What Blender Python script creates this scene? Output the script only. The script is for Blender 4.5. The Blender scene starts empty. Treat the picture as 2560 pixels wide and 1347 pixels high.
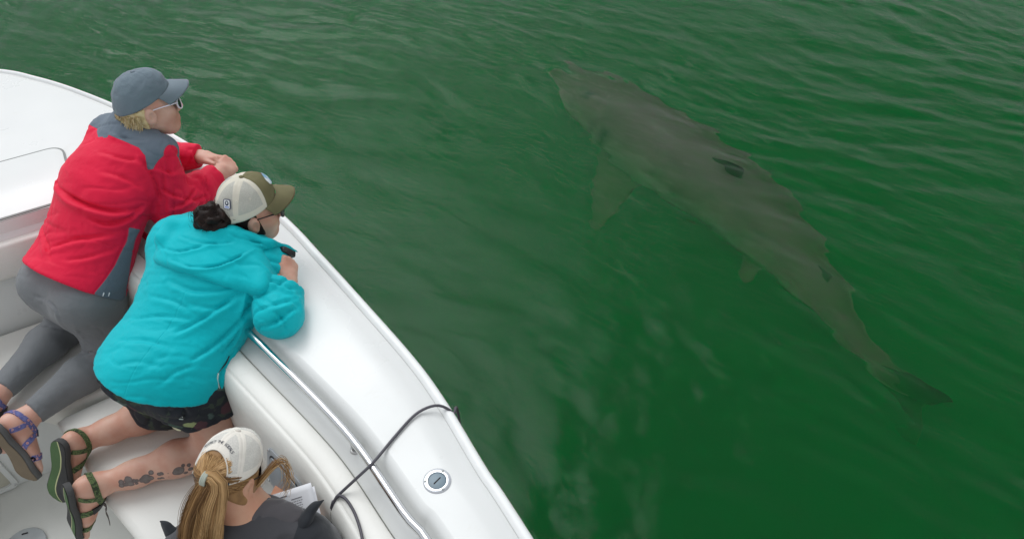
import bpy, bmesh, math, random
import numpy as np
from mathutils import Vector, Matrix

random.seed(7); np.random.seed(7)
sc = bpy.context.scene
COL = sc.collection
R = math.radians

# ---------------------------------------------------------------- camera, sky, sun, exposure
CAM_H = 2.75
FPX = 1848.0
cd = bpy.data.cameras.new('camera'); cam = bpy.data.objects.new('camera', cd); COL.objects.link(cam)
cam.location = (0, 0, CAM_H); cam.rotation_euler = (R(45), 0, 0)
cd.sensor_width = 36; cd.lens = 36*FPX/2560; cd.clip_start = .05; cd.clip_end = 3000
sc.camera = cam

SUN_EL, SUN_AZ = R(55), R(-32)          # azimuth measured from +Y towards +X
w = bpy.data.worlds.new('World'); sc.world = w; w.use_nodes = True
nt = w.node_tree; nt.nodes.clear()
sky = nt.nodes.new('ShaderNodeTexSky'); sky.sky_type = 'NISHITA'; sky.sun_disc = False
sky.sun_elevation = SUN_EL; sky.sun_rotation = SUN_AZ
sky.air_density = 1.0; sky.dust_density = 1.0; sky.ozone_density = 1.0
hs = nt.nodes.new('ShaderNodeHueSaturation'); hs.inputs['Saturation'].default_value = .28
bg = nt.nodes.new('ShaderNodeBackground'); bg.inputs['Strength'].default_value = .13
wo = nt.nodes.new('ShaderNodeOutputWorld')
nt.links.new(sky.outputs[0], hs.inputs['Color']); 
veil = nt.nodes.new('ShaderNodeMix'); veil.data_type = 'RGBA'; veil.inputs[0].default_value = .5; veil.inputs[7].default_value = (5.65, 5.75, 5.8, 1)   # even layer of cloud
nt.links.new(hs.outputs[0], veil.inputs[6]); nt.links.new(veil.outputs[2], bg.inputs['Color'])
nt.links.new(bg.outputs[0], wo.inputs['Surface'])
ld = bpy.data.lights.new('sun', 'SUN'); ld.energy = 1.5; ld.angle = R(43); ld.color = (.96, .985, 1)
sun = bpy.data.objects.new('sun', ld); COL.objects.link(sun)
sd = Vector((math.sin(SUN_AZ)*math.cos(SUN_EL), math.cos(SUN_AZ)*math.cos(SUN_EL), math.sin(SUN_EL)))
sun.rotation_euler = sd.to_track_quat('Z', 'Y').to_euler(); sun.location = (0, 0, 8)
sc.view_settings.view_transform = 'Standard'; sc.view_settings.look = 'None'
sc.view_settings.exposure = .19; sc.view_settings.gamma = 1; sc.view_settings.use_curve_mapping = False
sc.cycles.max_bounces = 8; sc.cycles.volume_bounces = 2; sc.cycles.transparent_max_bounces = 12
sc.cycles.use_denoising = True
sc.cycles.sample_clamp_indirect = 6

# ---------------------------------------------------------------- geometry helpers
C45 = math.sqrt(.5)
def P(px, py, z):
    "a point of the photograph that lies at height z, as a place in the world"
    x = px-1280; u = 673.5-py
    d = np.array([x, (FPX+u)*C45, (u-FPX)*C45]); t = (z-CAM_H)/d[2]
    return d*t+np.array([0, 0, CAM_H])
def Pw(px, py, z):
    "the same for a point under water, where the line of sight bends at the surface"
    q = P(px, py, 0.); h = q[:2]; r_ = np.linalg.norm(h); si = r_/math.hypot(r_, CAM_H)/1.33; return np.array([*(h*(1-z*si/math.sqrt(1-si*si)/r_)), z])
def nrm(v):
    v = np.asarray(v, float); return v/np.linalg.norm(v)
AF = nrm((-.5, .8660254, 0)); AR = nrm((.8660254, .5, 0))     # boat: forward, starboard
def ab(a, b, z=0.): return a*AF+b*AR+np.array([0, 0, z])
def toab(p): return np.array([np.dot(p, AF), np.dot(p, AR)])
CL = -.90                                                     # centreline (starboard coordinate)

def crom(pts, n, closed=False):
    pts = np.asarray(pts, float)
    if closed: pp = np.vstack([pts[-1], pts, pts[0], pts[1]]); m = len(pts)
    else: pp = np.vstack([2*pts[0]-pts[1], pts, 2*pts[-1]-pts[-2]]); m = len(pts)-1
    t = np.linspace(0, m, n, endpoint=not closed); i = np.minimum(t.astype(int), m-1); f = (t-i)[:, None]
    a, b, c, d = pp[i], pp[i+1], pp[i+2], pp[i+3]
    return .5*((2*b)+(-a+c)*f+(2*a-5*b+4*c-d)*f**2+(-a+3*b-3*c+d)*f**3)
def even(pts, n):
    d = np.r_[0, np.cumsum(np.linalg.norm(np.diff(pts, axis=0), axis=1))]
    t = np.linspace(0, d[-1], n)
    return np.stack([np.interp(t, d, pts[:, k]) for k in range(pts.shape[1])], 1)

ORG = {}
def root(name, loc):
    o = bpy.data.objects.new(name, None); COL.objects.link(o); o.location = loc; o.empty_display_size = .2
    ORG[o] = np.asarray(loc, float); return o
def tag(o, label=None, cat=None, group=None, kind=None):
    if label: o['label'] = label
    if cat: o['category'] = cat
    if group: o['group'] = group
    if kind: o['kind'] = kind
    return o
def mk(name, V, F, mat, parent=None, smooth=True, attrs=None, org=None, sharp=None):
    V = np.asarray(V, float)
    if org is None: org = ORG[parent] if parent is not None else np.array([(V[:, 0].min()+V[:, 0].max())/2, (V[:, 1].min()+V[:, 1].max())/2, V[:, 2].min()])
    org = np.asarray(org, float)
    me = bpy.data.meshes.new(name)
    if isinstance(F, np.ndarray) and F.ndim == 2:
        k = F.shape[1]; me.vertices.add(len(V)); me.vertices.foreach_set('co', (V-org).astype(np.float32).ravel())
        me.loops.add(F.size); me.loops.foreach_set('vertex_index', F.astype(np.int32).ravel())
        me.polygons.add(len(F)); me.polygons.foreach_set('loop_start', np.arange(0, F.size, k, dtype=np.int32))
        me.update(calc_edges=True); me.validate()
    else:
        me.from_pydata((V-org).tolist(), [], [list(map(int, f)) for f in F])
    if attrs:
        for n, a in attrs.items():
            at = me.attributes.new(n, 'FLOAT', 'POINT'); at.data.foreach_set('value', np.asarray(a, np.float32))
    if smooth: me.polygons.foreach_set('use_smooth', [True]*len(me.polygons))
    if sharp: me.set_sharp_from_angle(angle=R(sharp))
    o = bpy.data.objects.new(name, me); COL.objects.link(o)
    if mat is not None:
        for m in (mat if isinstance(mat, (list, tuple)) else [mat]): me.materials.append(m)
    ORG[o] = org
    if parent is not None:
        o.parent = parent; o.location = org-ORG[parent]
    else: o.location = org
    return o
def grid_faces(n, m, cu=False, cv=False, flip=False):
    i = np.arange(n if cu else n-1)[:, None]; j = np.arange(m if cv else m-1)[None]
    a = i*m+j; b = ((i+1) % n)*m+j; c = ((i+1) % n)*m+(j+1) % m; d = i*m+(j+1) % m
    F = np.stack([a, b, c, d], -1).reshape(-1, 4)
    return F[:, ::-1] if flip else F
def join(*ms):
    V, F, o = [], [], 0
    for v, f in ms:
        V.append(np.asarray(v, float)); F += [[int(x)+o for x in q] for q in f]; o += len(v)
    return np.vstack(V), F
def frames(path, up=(0, 0, 1)):
    T = np.gradient(path, axis=0); T /= np.linalg.norm(T, axis=1)[:, None]+1e-12
    n = np.asarray(up, float); N = []
    for t in T:
        n = n-np.dot(n, t)*t
        if np.linalg.norm(n) < 1e-5: n = np.cross(t, (1, .3, .2))
        n = n/np.linalg.norm(n); N.append(n)
    N = np.array(N); return T, N, np.cross(T, N)
def tube(path, r, sides=10, caps=True, flat=1.0, up=(0, 0, 1)):
    path = np.asarray(path, float); n = len(path); r = np.broadcast_to(np.asarray(r, float), (n,))
    T, N, B = frames(path, up); a = np.linspace(0, 2*np.pi, sides, endpoint=False)
    V = path[:, None]+r[:, None, None]*(flat*np.cos(a)[None, :, None]*N[:, None]+np.sin(a)[None, :, None]*B[:, None])
    V = V.reshape(-1, 3); F = grid_faces(n, sides, cv=True).tolist()
    if caps: F += [list(range(sides)), list(range((n-1)*sides, n*sides))[::-1]]
    return V, F
def bm_out(bm):
    bm.verts.ensure_lookup_table(); bm.verts.index_update()
    V = np.array([v.co[:] for v in bm.verts]); F = [[v.index for v in f.verts] for f in bm.faces]; bm.free(); return V, F
def prism(poly, z0, z1, bev=0., seg=3, M=None):
    "closed outline extruded from z0 to z1 with rounded edges"
    bm = bmesh.new(); bot = [bm.verts.new((x, y, z0)) for x, y in poly]; top = [bm.verts.new((x, y, z1)) for x, y in poly]
    n = len(poly); bm.faces.new(top); bm.faces.new(bot[::-1])
    for i in range(n): bm.faces.new((bot[i], bot[(i+1) % n], top[(i+1) % n], top[i]))
    bmesh.ops.recalc_face_normals(bm, faces=bm.faces)
    if bev: bmesh.ops.bevel(bm, geom=[e for e in bm.edges if abs(e.verts[0].co.z-e.verts[1].co.z) < 1e-6], offset=bev, segments=seg, profile=.5, affect='EDGES')
    V, F = bm_out(bm)
    if M is not None: V = V@M[0]+M[1]
    return V, F
def rrect(w, h, r, n=5):
    out = []
    for cx, cy, a0 in ((w/2-r, h/2-r, 0), (-w/2+r, h/2-r, 90), (-w/2+r, -h/2+r, 180), (w/2-r, -h/2+r, 270)):
        for k in range(n+1):
            a = R(a0+90*k/n); out.append((cx+r*math.cos(a), cy+r*math.sin(a)))
    return out
def disc(r, n=28): return [(r*math.cos(2*math.pi*k/n), r*math.sin(2*math.pi*k/n)) for k in range(n)]
def axes(x, z):
    "rows: local x, y, z in the world"
    x = nrm(x); z = np.asarray(z, float); z = nrm(z-np.dot(z, x)*x); return np.array([x, np.cross(z, x), z])

# ---------------------------------------------------------------- lattice noise (numpy)
_rs = np.random.RandomState(3); _perm = _rs.permutation(256); _perm = np.r_[_perm, _perm, _perm]
_g = _rs.normal(size=(256, 3)); _g /= np.linalg.norm(_g, axis=1)[:, None]
def pn(p):
    p = np.asarray(p, float); i = np.floor(p).astype(int); f = p-i; i &= 255; u = f*f*f*(f*(f*6-15)+10); out = 0
    for dx in (0, 1):
        for dy in (0, 1):
            for dz in (0, 1):
                h = _perm[_perm[_perm[(i[:, 0]+dx) & 255]+((i[:, 1]+dy) & 255)]+((i[:, 2]+dz) & 255)]
                d = (_g[h]*(f-np.array([dx, dy, dz]))).sum(1)
                out = out+d*(u[:, 0] if dx else 1-u[:, 0])*(u[:, 1] if dy else 1-u[:, 1])*(u[:, 2] if dz else 1-u[:, 2])
    return out*1.5
def fbm(p, o=3):
    s = 0; a = 1
    for k in range(o): s = s+a*pn(p*2**k+k*17.3); a *= .5
    return s

# ---------------------------------------------------------------- distance-field bodies
def cap(a, b, ra, rb=None):
    a = np.asarray(a, float); b = np.asarray(b, float); rb = ra if rb is None else rb; ba = b-a; L = max(np.dot(ba, ba), 1e-12)
    def f(p):
        q = p-a; h = np.clip(q@ba/L, 0, 1); return np.linalg.norm(q-h[:, None]*ba, axis=1)-(ra+(rb-ra)*h)
    return f
def ecap(a, b, ra, rb, wdir, flat):
    "capsule whose section is an ellipse: wide along wdir, flattened across it"
    a = np.asarray(a, float); b = np.asarray(b, float); ax = nrm(b-a); wd = np.asarray(wdir, float); wd = nrm(wd-np.dot(wd, ax)*ax); n = np.cross(ax, wd)
    g = cap(a, b, ra, rb)
    def f(p):
        q = p-a; s = q@n; return g(p+(s*(1/flat-1))[:, None]*n)*(.5+.5*flat)
    return f
def ell(c, r, M=None):
    c = np.asarray(c, float); s = 1. if M is None else np.linalg.norm(M[0]); r = np.asarray(r, float)*s      # M may carry a size
    def f(p):
        q = p-c
        if M is not None: q = q@M.T/s
        k0 = np.linalg.norm(q/r, axis=1); k1 = np.linalg.norm(q/r**2, axis=1)+1e-9; return k0*(k0-1)/k1
    return f
def smin(a, b, k):
    h = np.maximum(k-np.abs(a-b), 0)/k; return np.minimum(a, b)-h*h*k*.25
def smax(a, b, k): return -smin(-a, -b, k)
def U(k, *fs):
    def f(p):
        d = fs[0](p)
        for g in fs[1:]: d = smin(d, g(p), k)
        return d
    return f
def minus(f, g, k=.01): return lambda p: smax(f(p), -g(p), k)
def both(f, g, k=.004): return lambda p: smax(f(p), g(p), k)
def half(pt, n):
    pt = np.asarray(pt, float); n = nrm(n); return lambda p: (p-pt)@n
def off(f, d): return lambda p: f(p)-d
def local(f, M, o): return lambda p: f((p-o)@M.T)

def sdf_mesh(f, lo, hi, h):
    lo = np.asarray(lo, float); hi = np.asarray(hi, float); B = 4
    n = (np.ceil((hi-lo)/h/B).astype(int)+1)*B
    cn = n//B; ci = np.stack(np.meshgrid(*[np.arange(k) for k in cn], indexing='ij'), -1).reshape(-1, 3)
    cc = lo+(ci*B+(B-1)/2)*h
    cd_ = f(cc); act = np.abs(cd_) < h*B*1.75
    D = np.repeat(np.repeat(np.repeat(np.where(cd_ > 0, 1., -1.).reshape(cn), B, 0), B, 1), B, 2)
    o = np.stack(np.meshgrid(*[np.arange(B)]*3, indexing='ij'), -1).reshape(-1, 3)
    A = (ci[act][:, None]*B+o[None]).reshape(-1, 3)
    for s in range(0, len(A), 400000):
        q = A[s:s+400000]; D[q[:, 0], q[:, 1], q[:, 2]] = f(lo+q*h)
    S = D < 0
    cs = sum(S[i:n[0]-1+i, j:n[1]-1+j, k:n[2]-1+k].astype(np.int8) for i in (0, 1) for j in (0, 1) for k in (0, 1))
    ac = np.argwhere((cs > 0) & (cs < 8)); idx = -np.ones(n-1, int); idx[ac[:, 0], ac[:, 1], ac[:, 2]] = np.arange(len(ac))
    acc = np.zeros((len(ac), 3)); cnt = np.zeros(len(ac))
    for ax in range(3):
        e = np.zeros(3, int); e[ax] = 1; oth = [k for k in range(3) if k != ax]
        for i in (0, 1):
            for j in (0, 1):
                a = ac.copy(); a[:, oth[0]] += i; a[:, oth[1]] += j; b = a+e
                da = D[a[:, 0], a[:, 1], a[:, 2]]; db = D[b[:, 0], b[:, 1], b[:, 2]]; m = (da < 0) != (db < 0)
                t = np.where(m, da/np.where(m, da-db, 1), 0); p = a+t[:, None]*e
                acc[m] += p[m]; cnt[m] += 1
    V = lo+acc/cnt[:, None]*h; Fs = []
    for ax in range(3):
        e = np.zeros(3, int); e[ax] = 1; o1, o2 = [(1, 2), (2, 0), (0, 1)][ax]
        sl = [slice(1, n[k]-1) for k in range(3)]; sl[ax] = slice(0, n[ax]-1); s2 = list(sl); s2[ax] = slice(1, n[ax])
        s0, s1 = S[tuple(sl)], S[tuple(s2)]; ed = np.argwhere(s0 != s1); base = ed+np.array([0 if k == ax else 1 for k in range(3)])
        u = np.zeros(3, int); u[o1] = 1; v = np.zeros(3, int); v[o2] = 1
        g = lambda q: idx[q[:, 0], q[:, 1], q[:, 2]]
        Q = np.stack([g(base), g(base-u), g(base-u-v), g(base-v)], 1); flip = ~s0[tuple(ed.T)]
        Q[flip] = Q[flip][:, ::-1]; Fs.append(Q)
    F = np.vstack(Fs); F = F[(F >= 0).all(1)]
    return V, F
def vnormals(V, F):
    n = np.cross(V[F[:, 2]]-V[F[:, 0]], V[F[:, 3]]-V[F[:, 1]]); N = np.zeros_like(V)
    for k in range(4): np.add.at(N, F[:, k], n)
    return N/(np.linalg.norm(N, axis=1)[:, None]+1e-12)
def relax(V, F, it=1):
    for _ in range(it):
        A = np.zeros_like(V); c = np.zeros(len(V))
        for k in range(4):
            np.add.at(A, F[:, k], V[F[:, (k+1) % 4]]); np.add.at(c, F[:, k], 1)
        V = V*.4+A/np.maximum(c, 1)[:, None]*.6
    return V
def bounds(pts, m):
    pts = np.asarray(pts); return pts.min(0)-m, pts.max(0)+m
def joinq(*ms):
    V, F, o = [], [], 0
    for v, f in ms: V.append(v); F.append(np.asarray(f)+o); o += len(v)
    return np.vstack(V), np.vstack(F)

# ---------------------------------------------------------------- materials
def mat_new(name):
    m = bpy.data.materials.new(name); m.use_nodes = True; t = m.node_tree; b = t.nodes['Principled BSDF']; return m, t, b
def N(t, kind, **kw):
    n = t.nodes.new(kind)
    for k, v in kw.items():
        if hasattr(n, k) and k not in n.inputs: setattr(n, k, v)
        else: n.inputs[k].default_value = v
    return n
def ramp(t, src, stops, interp='LINEAR'):
    n = t.nodes.new('ShaderNodeValToRGB'); n.color_ramp.interpolation = interp; e = n.color_ramp.elements
    while len(e) < len(stops): e.new(.5)
    for k, (p, c) in zip(e, stops):
        k.position = p; k.color = (*c, 1) if len(c) == 3 else c
    t.links.new(src, n.inputs[0]); return n.outputs[0]
def mixc(t, fac, a, b):
    n = t.nodes.new('ShaderNodeMix'); n.data_type = 'RGBA'
    for k, s in ((0, fac), (6, a), (7, b)):
        if hasattr(s, 'is_linked') or hasattr(s, 'links'): t.links.new(s, n.inputs[k])
        elif k == 0: n.inputs[0].default_value = s
        else: n.inputs[k].default_value = (*s, 1)
    return n.outputs[2]
def mth(t, op, a, b=None, c=None):
    n = t.nodes.new('ShaderNodeMath'); n.operation = op
    for k, s in enumerate((a, b, c)):
        if s is None: continue
        if isinstance(s, (int, float)): n.inputs[k].default_value = s
        else: t.links.new(s, n.inputs[k])
    return n.outputs[0]
def attr(t, name): return N(t, 'ShaderNodeAttribute', attribute_name=name).outputs['Fac']
def coords(t): return t.nodes.new('ShaderNodeTexCoord').outputs['Object']
def noise(t, scale, detail=3, rough=.5, vec=None, dist=0):
    n = N(t, 'ShaderNodeTexNoise'); n.inputs['Scale'].default_value = scale; n.inputs['Detail'].default_value = detail; n.inputs['Roughness'].default_value = rough; n.inputs['Distortion'].default_value = dist
    t.links.new(vec if vec is not None else coords(t), n.inputs['Vector']); return n.outputs['Fac']
def bump(t, b, h, strength=.3, dist=.002):
    n = N(t, 'ShaderNodeBump'); n.inputs['Strength'].default_value = strength; n.inputs['Distance'].default_value = dist
    t.links.new(h, n.inputs['Height']); t.links.new(n.outputs[0], b.inputs['Normal'])
def step(t, s, w=.0006):
    "0 where the signed value is below zero, 1 above, soft over w"
    n = N(t, 'ShaderNodeMapRange'); n.inputs['From Min'].default_value = -w; n.inputs['From Max'].default_value = w; t.links.new(s, n.inputs['Value']); return n.outputs[0]
def plain(name, col, rough=.5, metal=0, var=.06, vs=18, bs=120, bst=.15, spec=.5, sheen=0, coat=0):
    m, t, b = mat_new(name); c2 = tuple(max(0, x*(1-var*2)) for x in col); c1 = tuple(min(1, x*(1+var)) for x in col)
    t.links.new(ramp(t, noise(t, vs, 4), [(.3, c2), (.7, c1)]), b.inputs['Base Color'])
    b.inputs['Roughness'].default_value = rough; b.inputs['Metallic'].default_value = metal; b.inputs['Specular IOR Level'].default_value = spec
    if sheen: b.inputs['Sheen Weight'].default_value = sheen
    if coat: b.inputs['Coat Weight'].default_value = coat; b.inputs['Coat Roughness'].default_value = .15
    if bst: bump(t, b, noise(t, bs, 3), bst, .0015)
    return m
def skin(name, col):
    m, t, b = mat_new(name)
    c = ramp(t, noise(t, 16, 4), [(.3, (col[0]*.90, col[1]*.72, col[2]*.68)), (.7, (col[0]*1.03, col[1]*1.06, col[2]*1.08))])
    t.links.new(c, b.inputs['Base Color']); b.inputs['Roughness'].default_value = .5; b.inputs['Subsurface Weight'].default_value = .12
    b.inputs['Subsurface Radius'].default_value = (.6, .25, .12); b.inputs['Subsurface Scale'].default_value = .01
    bump(t, b, noise(t, 260, 3), .15, .001); return m

# ================================================================ the sea
def wave_height(x, y):
    rs = np.random.RandomState(11); z = np.zeros_like(x)
    warp = .10*np.sin(1.7*x+.9*y+1)+.08*np.sin(-.8*x+2.1*y)
    x = x+warp; y = y+.7*warp
    for k in range(80):
        lam = .115*(1.2/.115)**(rs.rand()**1.25); th = R(57)+rs.normal()*(.34 if lam < .4 else .6)
        slope = .0225 if lam < .4 else .011
        A = slope*lam/(2*math.pi); kx, ky = math.cos(th)*2*math.pi/lam, math.sin(th)*2*math.pi/lam
        ph = kx*x+ky*y+rs.rand()*6.28; z = z+A*(np.sin(ph)+.18*np.cos(2*ph))
    patch = .62+.38*np.sin(.9*x+.4*y+.5)*np.sin(.5*x-1.1*y+2)
    return z*patch
def sea_axis(lo, hi, d, far):
    c = np.arange(lo, hi+d/2, d); out = [c]; s = d; x = hi; r_ = []
    while x < far: s *= 1.35; x += s; r_.append(x)
    s = d; x = lo; l_ = []
    while x > -far: s *= 1.35; x -= s; l_.append(x)
    return np.r_[l_[::-1], c, r_]
xs = sea_axis(-4.4, 4.6, .0125, 900); ys = sea_axis(.3, 6.9, .0125, 900)
X, Y = np.meshgrid(xs, ys, indexing='ij'); fade = np.exp(-(np.maximum(0, np.abs(X)-5)/6)**2-(np.maximum(0, Y-7.5)/8)**2-(np.maximum(0, -Y)/6)**2)
Z = wave_height(X, Y)*fade
nx, ny = X.shape; Vs = np.stack([X, Y, Z], -1).reshape(-1, 3); Fs = grid_faces(nx, ny)
# closed underneath so that the water has a body
ring = np.r_[np.arange(ny), np.arange(1, nx)*ny+ny-1, (nx-1)*ny+np.arange(ny-2, -1, -1), np.arange(nx-2, 0, -1)*ny]
nb = len(ring); base = len(Vs); low = Vs[ring].copy(); low[:, 2] = -6
Vs = np.vstack([Vs, low]); k = np.arange(nb)
side = np.stack([ring[k], ring[(k+1) % nb], base+(k+1) % nb, base+k], 1)
m, t, b = mat_new('sea_water'); t.nodes.remove(b); out = t.nodes['Material Output']
fr = N(t, 'ShaderNodeFresnel', IOR=1.235); gl = N(t, 'ShaderNodeBsdfGlossy', Roughness=.06); tr = N(t, 'ShaderNodeBsdfRefraction', IOR=1.33, Roughness=.11)
mx = t.nodes.new('ShaderNodeMixShader'); bn = N(t, 'ShaderNodeBump', Strength=.55, Distance=.008)
mp = N(t, 'ShaderNodeMapping'); mp.vector_type = 'TEXTURE'; mp.inputs['Rotation'].default_value = (0, 0, R(-34)); mp.inputs['Scale'].default_value = (1/8, 1/34, 1); t.links.new(coords(t), mp.inputs['Vector'])
t.links.new(noise(t, 1, 4, .6, vec=mp.outputs[0], dist=.9), bn.inputs['Height']); t.links.new(bn.outputs[0], gl.inputs['Normal']); t.links.new(bn.outputs[0], fr.inputs['Normal'])
t.links.new(mth(t, 'MULTIPLY', fr.outputs[0], 1.0), mx.inputs[0]); t.links.new(tr.outputs[0], mx.inputs[1]); t.links.new(gl.outputs[0], mx.inputs[2]); t.links.new(mx.outputs[0], out.inputs['Surface'])
vs_ = N(t, 'ShaderNodeVolumeScatter', Density=.55, Anisotropy=.0); vs_.inputs['Color'].default_value = (.0, 1.0, .20, 1)
va = N(t, 'ShaderNodeVolumeAbsorption', Density=1.1); va.inputs['Color'].default_value = (.42, .62, .28, 1)
ad = t.nodes.new('ShaderNodeAddShader'); t.links.new(vs_.outputs[0], ad.inputs[0]); t.links.new(va.outputs[0], ad.inputs[1]); t.links.new(ad.outputs[0], out.inputs['Volume'])
WATER = m
allF = [tuple(f) for f in side.tolist()]+[tuple((base+k)[::-1].tolist())]
me = bpy.data.meshes.new('sea')
allq = np.vstack([Fs, side]); nv = len(Vs)
me.vertices.add(nv); me.vertices.foreach_set('co', Vs.astype(np.float32).ravel())
loops = np.r_[allq.ravel(), base+k[::-1]]; me.loops.add(len(loops)); me.loops.foreach_set('vertex_index', loops.astype(np.int32))
me.polygons.add(len(allq)+1); me.polygons.foreach_set('loop_start', np.r_[np.arange(len(allq)+1)*4].astype(np.int32))
me.update(calc_edges=True); me.validate(); me.polygons.foreach_set('use_smooth', [True]*len(me.polygons)); me.materials.append(m)
o = bpy.data.objects.new('sea', me); COL.objects.link(o); tag(o, 'rippled clear green sea water beside the boat', 'sea', kind='structure')
sb = np.array([(-900, -900, -5.5), (900, -900, -5.5), (900, 900, -5.5), (-900, 900, -5.5)])
o = mk('seabed', sb, [(0, 1, 2, 3)], plain('seabed_silt', (.05, .07, .05), .9, bst=0), smooth=False); tag(o, 'dark silty sea bed far below the green water', 'seabed', kind='structure')

# ================================================================ the shark
def shark():
    zc = -.56
    cl = [(1392, 168), (1490, 242), (1610, 330), (1740, 425), (1870, 525), (1985, 640), (2065, 745), (2125, 830), (2185, 900), (2245, 948), (2300, 978)]
    cl = even(crom([Pw(x, y, zc-.14*(k/10)**2.2) for k, (x, y) in enumerate(cl)], 200), 96); n = len(cl)
    u = np.linspace(0, 1, n)
    wid = np.interp(u, [0, .015, .05, .1, .17, .26, .36, .46, .58, .7, .8, .88, .94, .97, 1], [.015, .085, .155, .225, .285, .335, .355, .345, .295, .215, .135, .085, .06, .045, .02])
    hgt = np.interp(u, [0, .015, .05, .1, .2, .3, .42, .55, .7, .8, .9, .96, 1], [.015, .06, .12, .185, .27, .33, .34, .29, .19, .12, .055, .05, .015])
    ker = np.ones(7)/7; pad = lambda q: np.convolve(np.r_[[q[0]]*3, q, [q[-1]]*3], ker, 'valid'); wid = pad(wid); hgt = pad(hgt)
    T, Nn, Bn = frames(cl); sides = 40; a = np.linspace(0, 2*np.pi, sides, endpoint=False)
    up = np.array([0, 0, 1.]); sideV = np.cross(T, up); sideV /= np.linalg.norm(sideV, axis=1)[:, None]
    ca, sa = np.cos(a), np.sin(a)
    sy = np.sign(sa)*np.abs(sa)**.92
    V = cl[:, None]+wid[:, None, None]*ca[None, :, None]*sideV[:, None]+hgt[:, None, None]*sy[None, :, None]*up
    V[:, :, 2] -= (.04*np.exp(-((u-.03)/.05)**2))[:, None]
    hue = np.repeat(sa[None], n, 0)+.12*np.sin(u*31)[:, None]*.5          # +1 on the back, -1 under the belly
    gill = np.zeros_like(hue)
    for gk in range(5): gill += np.exp(-((u-.235-.013*gk)/.003)**2)[:, None]*((np.abs(np.abs(a-np.pi/2)-1.45) < .5) & (np.sin(a) > -.6))[None]
    dark = .8*gill+np.where((u > .155)[:, None] & (u < .175)[:, None] & (np.abs(a-1.05) < .14)[None], 1, 0)
    parts = [(V.reshape(-1, 3), grid_faces(n, sides, cv=True), hue.ravel(), dark.ravel())]
    def at(s): i = min(n-1, int(s*(n-1))); return cl[i], T[i], sideV[i], wid[i], hgt[i]
    def fin(rootp, chord, span, cdir, sdir, sweep, tip=.15, th=.09, h=1., dk=0., tipdark=0.):
        ns, nc = 14, 20; s = np.linspace(0, 1, ns); cdir = nrm(cdir); sdir = nrm(sdir); nrmv = nrm(np.cross(cdir, sdir)); q = np.linspace(0, 2*np.pi, nc, endpoint=False); L = []
        for k in s:
            c = chord*((1-k)**.8*(1-tip)+tip)*(1 if k < .95 else .6); o = np.asarray(rootp)+sdir*span*k+cdir*sweep*k**1.3
            xx = .5-.5*np.cos(q); thk = th*c*np.sin(q)*np.sqrt(np.clip(xx, 0, 1))*.9
            L.append(o+cdir*(xx-.3)[:, None]*c+nrmv*thk[:, None])
        V = np.vstack(L); F = grid_faces(ns, nc, cv=True)
        parts.append((V, F, np.full(len(V), h), np.repeat(np.where(s > .62, tipdark, dk), nc)))
    c, tt, sv, w_, h_ = at(.485); fin(c+up*h_*.88, .30, .19, tt, up+.12*sv, .18, th=.085, h=1, dk=.35, tipdark=.95)
    c, tt, sv, w_, h_ = at(.30); fin(c-sv*w_*.80-up*.15, .46, .52, tt, -sv-.8*up+.2*tt, .24, h=.8, th=.1); fin(c+sv*w_*.80-up*.15, .46, .54, tt, sv-.62*up+.2*tt, .24, h=.8, th=.1)
    c, tt, sv, w_, h_ = at(.66); fin(c-sv*w_*.7-up*.10, .2, .17, tt, -sv-.7*up, .12, h=.6); fin(c+sv*w_*.7-up*.10, .2, .17, tt, sv-.7*up, .12, h=.6)
    c, tt, sv, w_, h_ = at(.76); fin(c+up*h_*.8, .16, .09, tt, up, .10, h=1, dk=.9)
    c, tt, sv, w_, h_ = at(.965); fin(c, .32, .42, tt, up+.35*sv, .26, h=1, dk=.3); fin(c, .30, .40, tt, -up+.1*sv, .22, h=1, dk=.2)
    c, tt, sv, w_, h_ = at(.90); fin(c-sv*w_*.2, .30, .06, tt, -sv, .02, h=1); fin(c+sv*w_*.2, .30, .06, tt, sv, .02, h=1)
    V, F, o_, H, D = [], [], 0, [], []
    for v, f, h, d in parts: V.append(v); F.append(f+o_); o_ += len(v); H.append(h); D.append(d)
    V = np.vstack(V); F = np.vstack(F)
    m, t, b = mat_new('shark_skin')
    cn = mth(t, 'ADD', attr(t, 'hue'), mth(t, 'MULTIPLY', mth(t, 'SUBTRACT', noise(t, 3.5, 5, .65), .5), .9))
    base = ramp(t, cn, [(.0, (.46, .45, .40)), (.15, (.36, .35, .31)), (.42, (.17, .153, .135)), (.85, (.072, .063, .054))])
    t.links.new(mixc(t, attr(t, 'dark'), base, (.015, .018, .02)), b.inputs['Base Color']); b.inputs['Roughness'].default_value = .6
    o = mk('shark', V, F, m, attrs={'hue': np.concatenate(H), 'dark': np.concatenate(D)})
    tag(o, 'large grey-brown shark gliding under the green water surface', 'shark')
shark()

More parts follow.
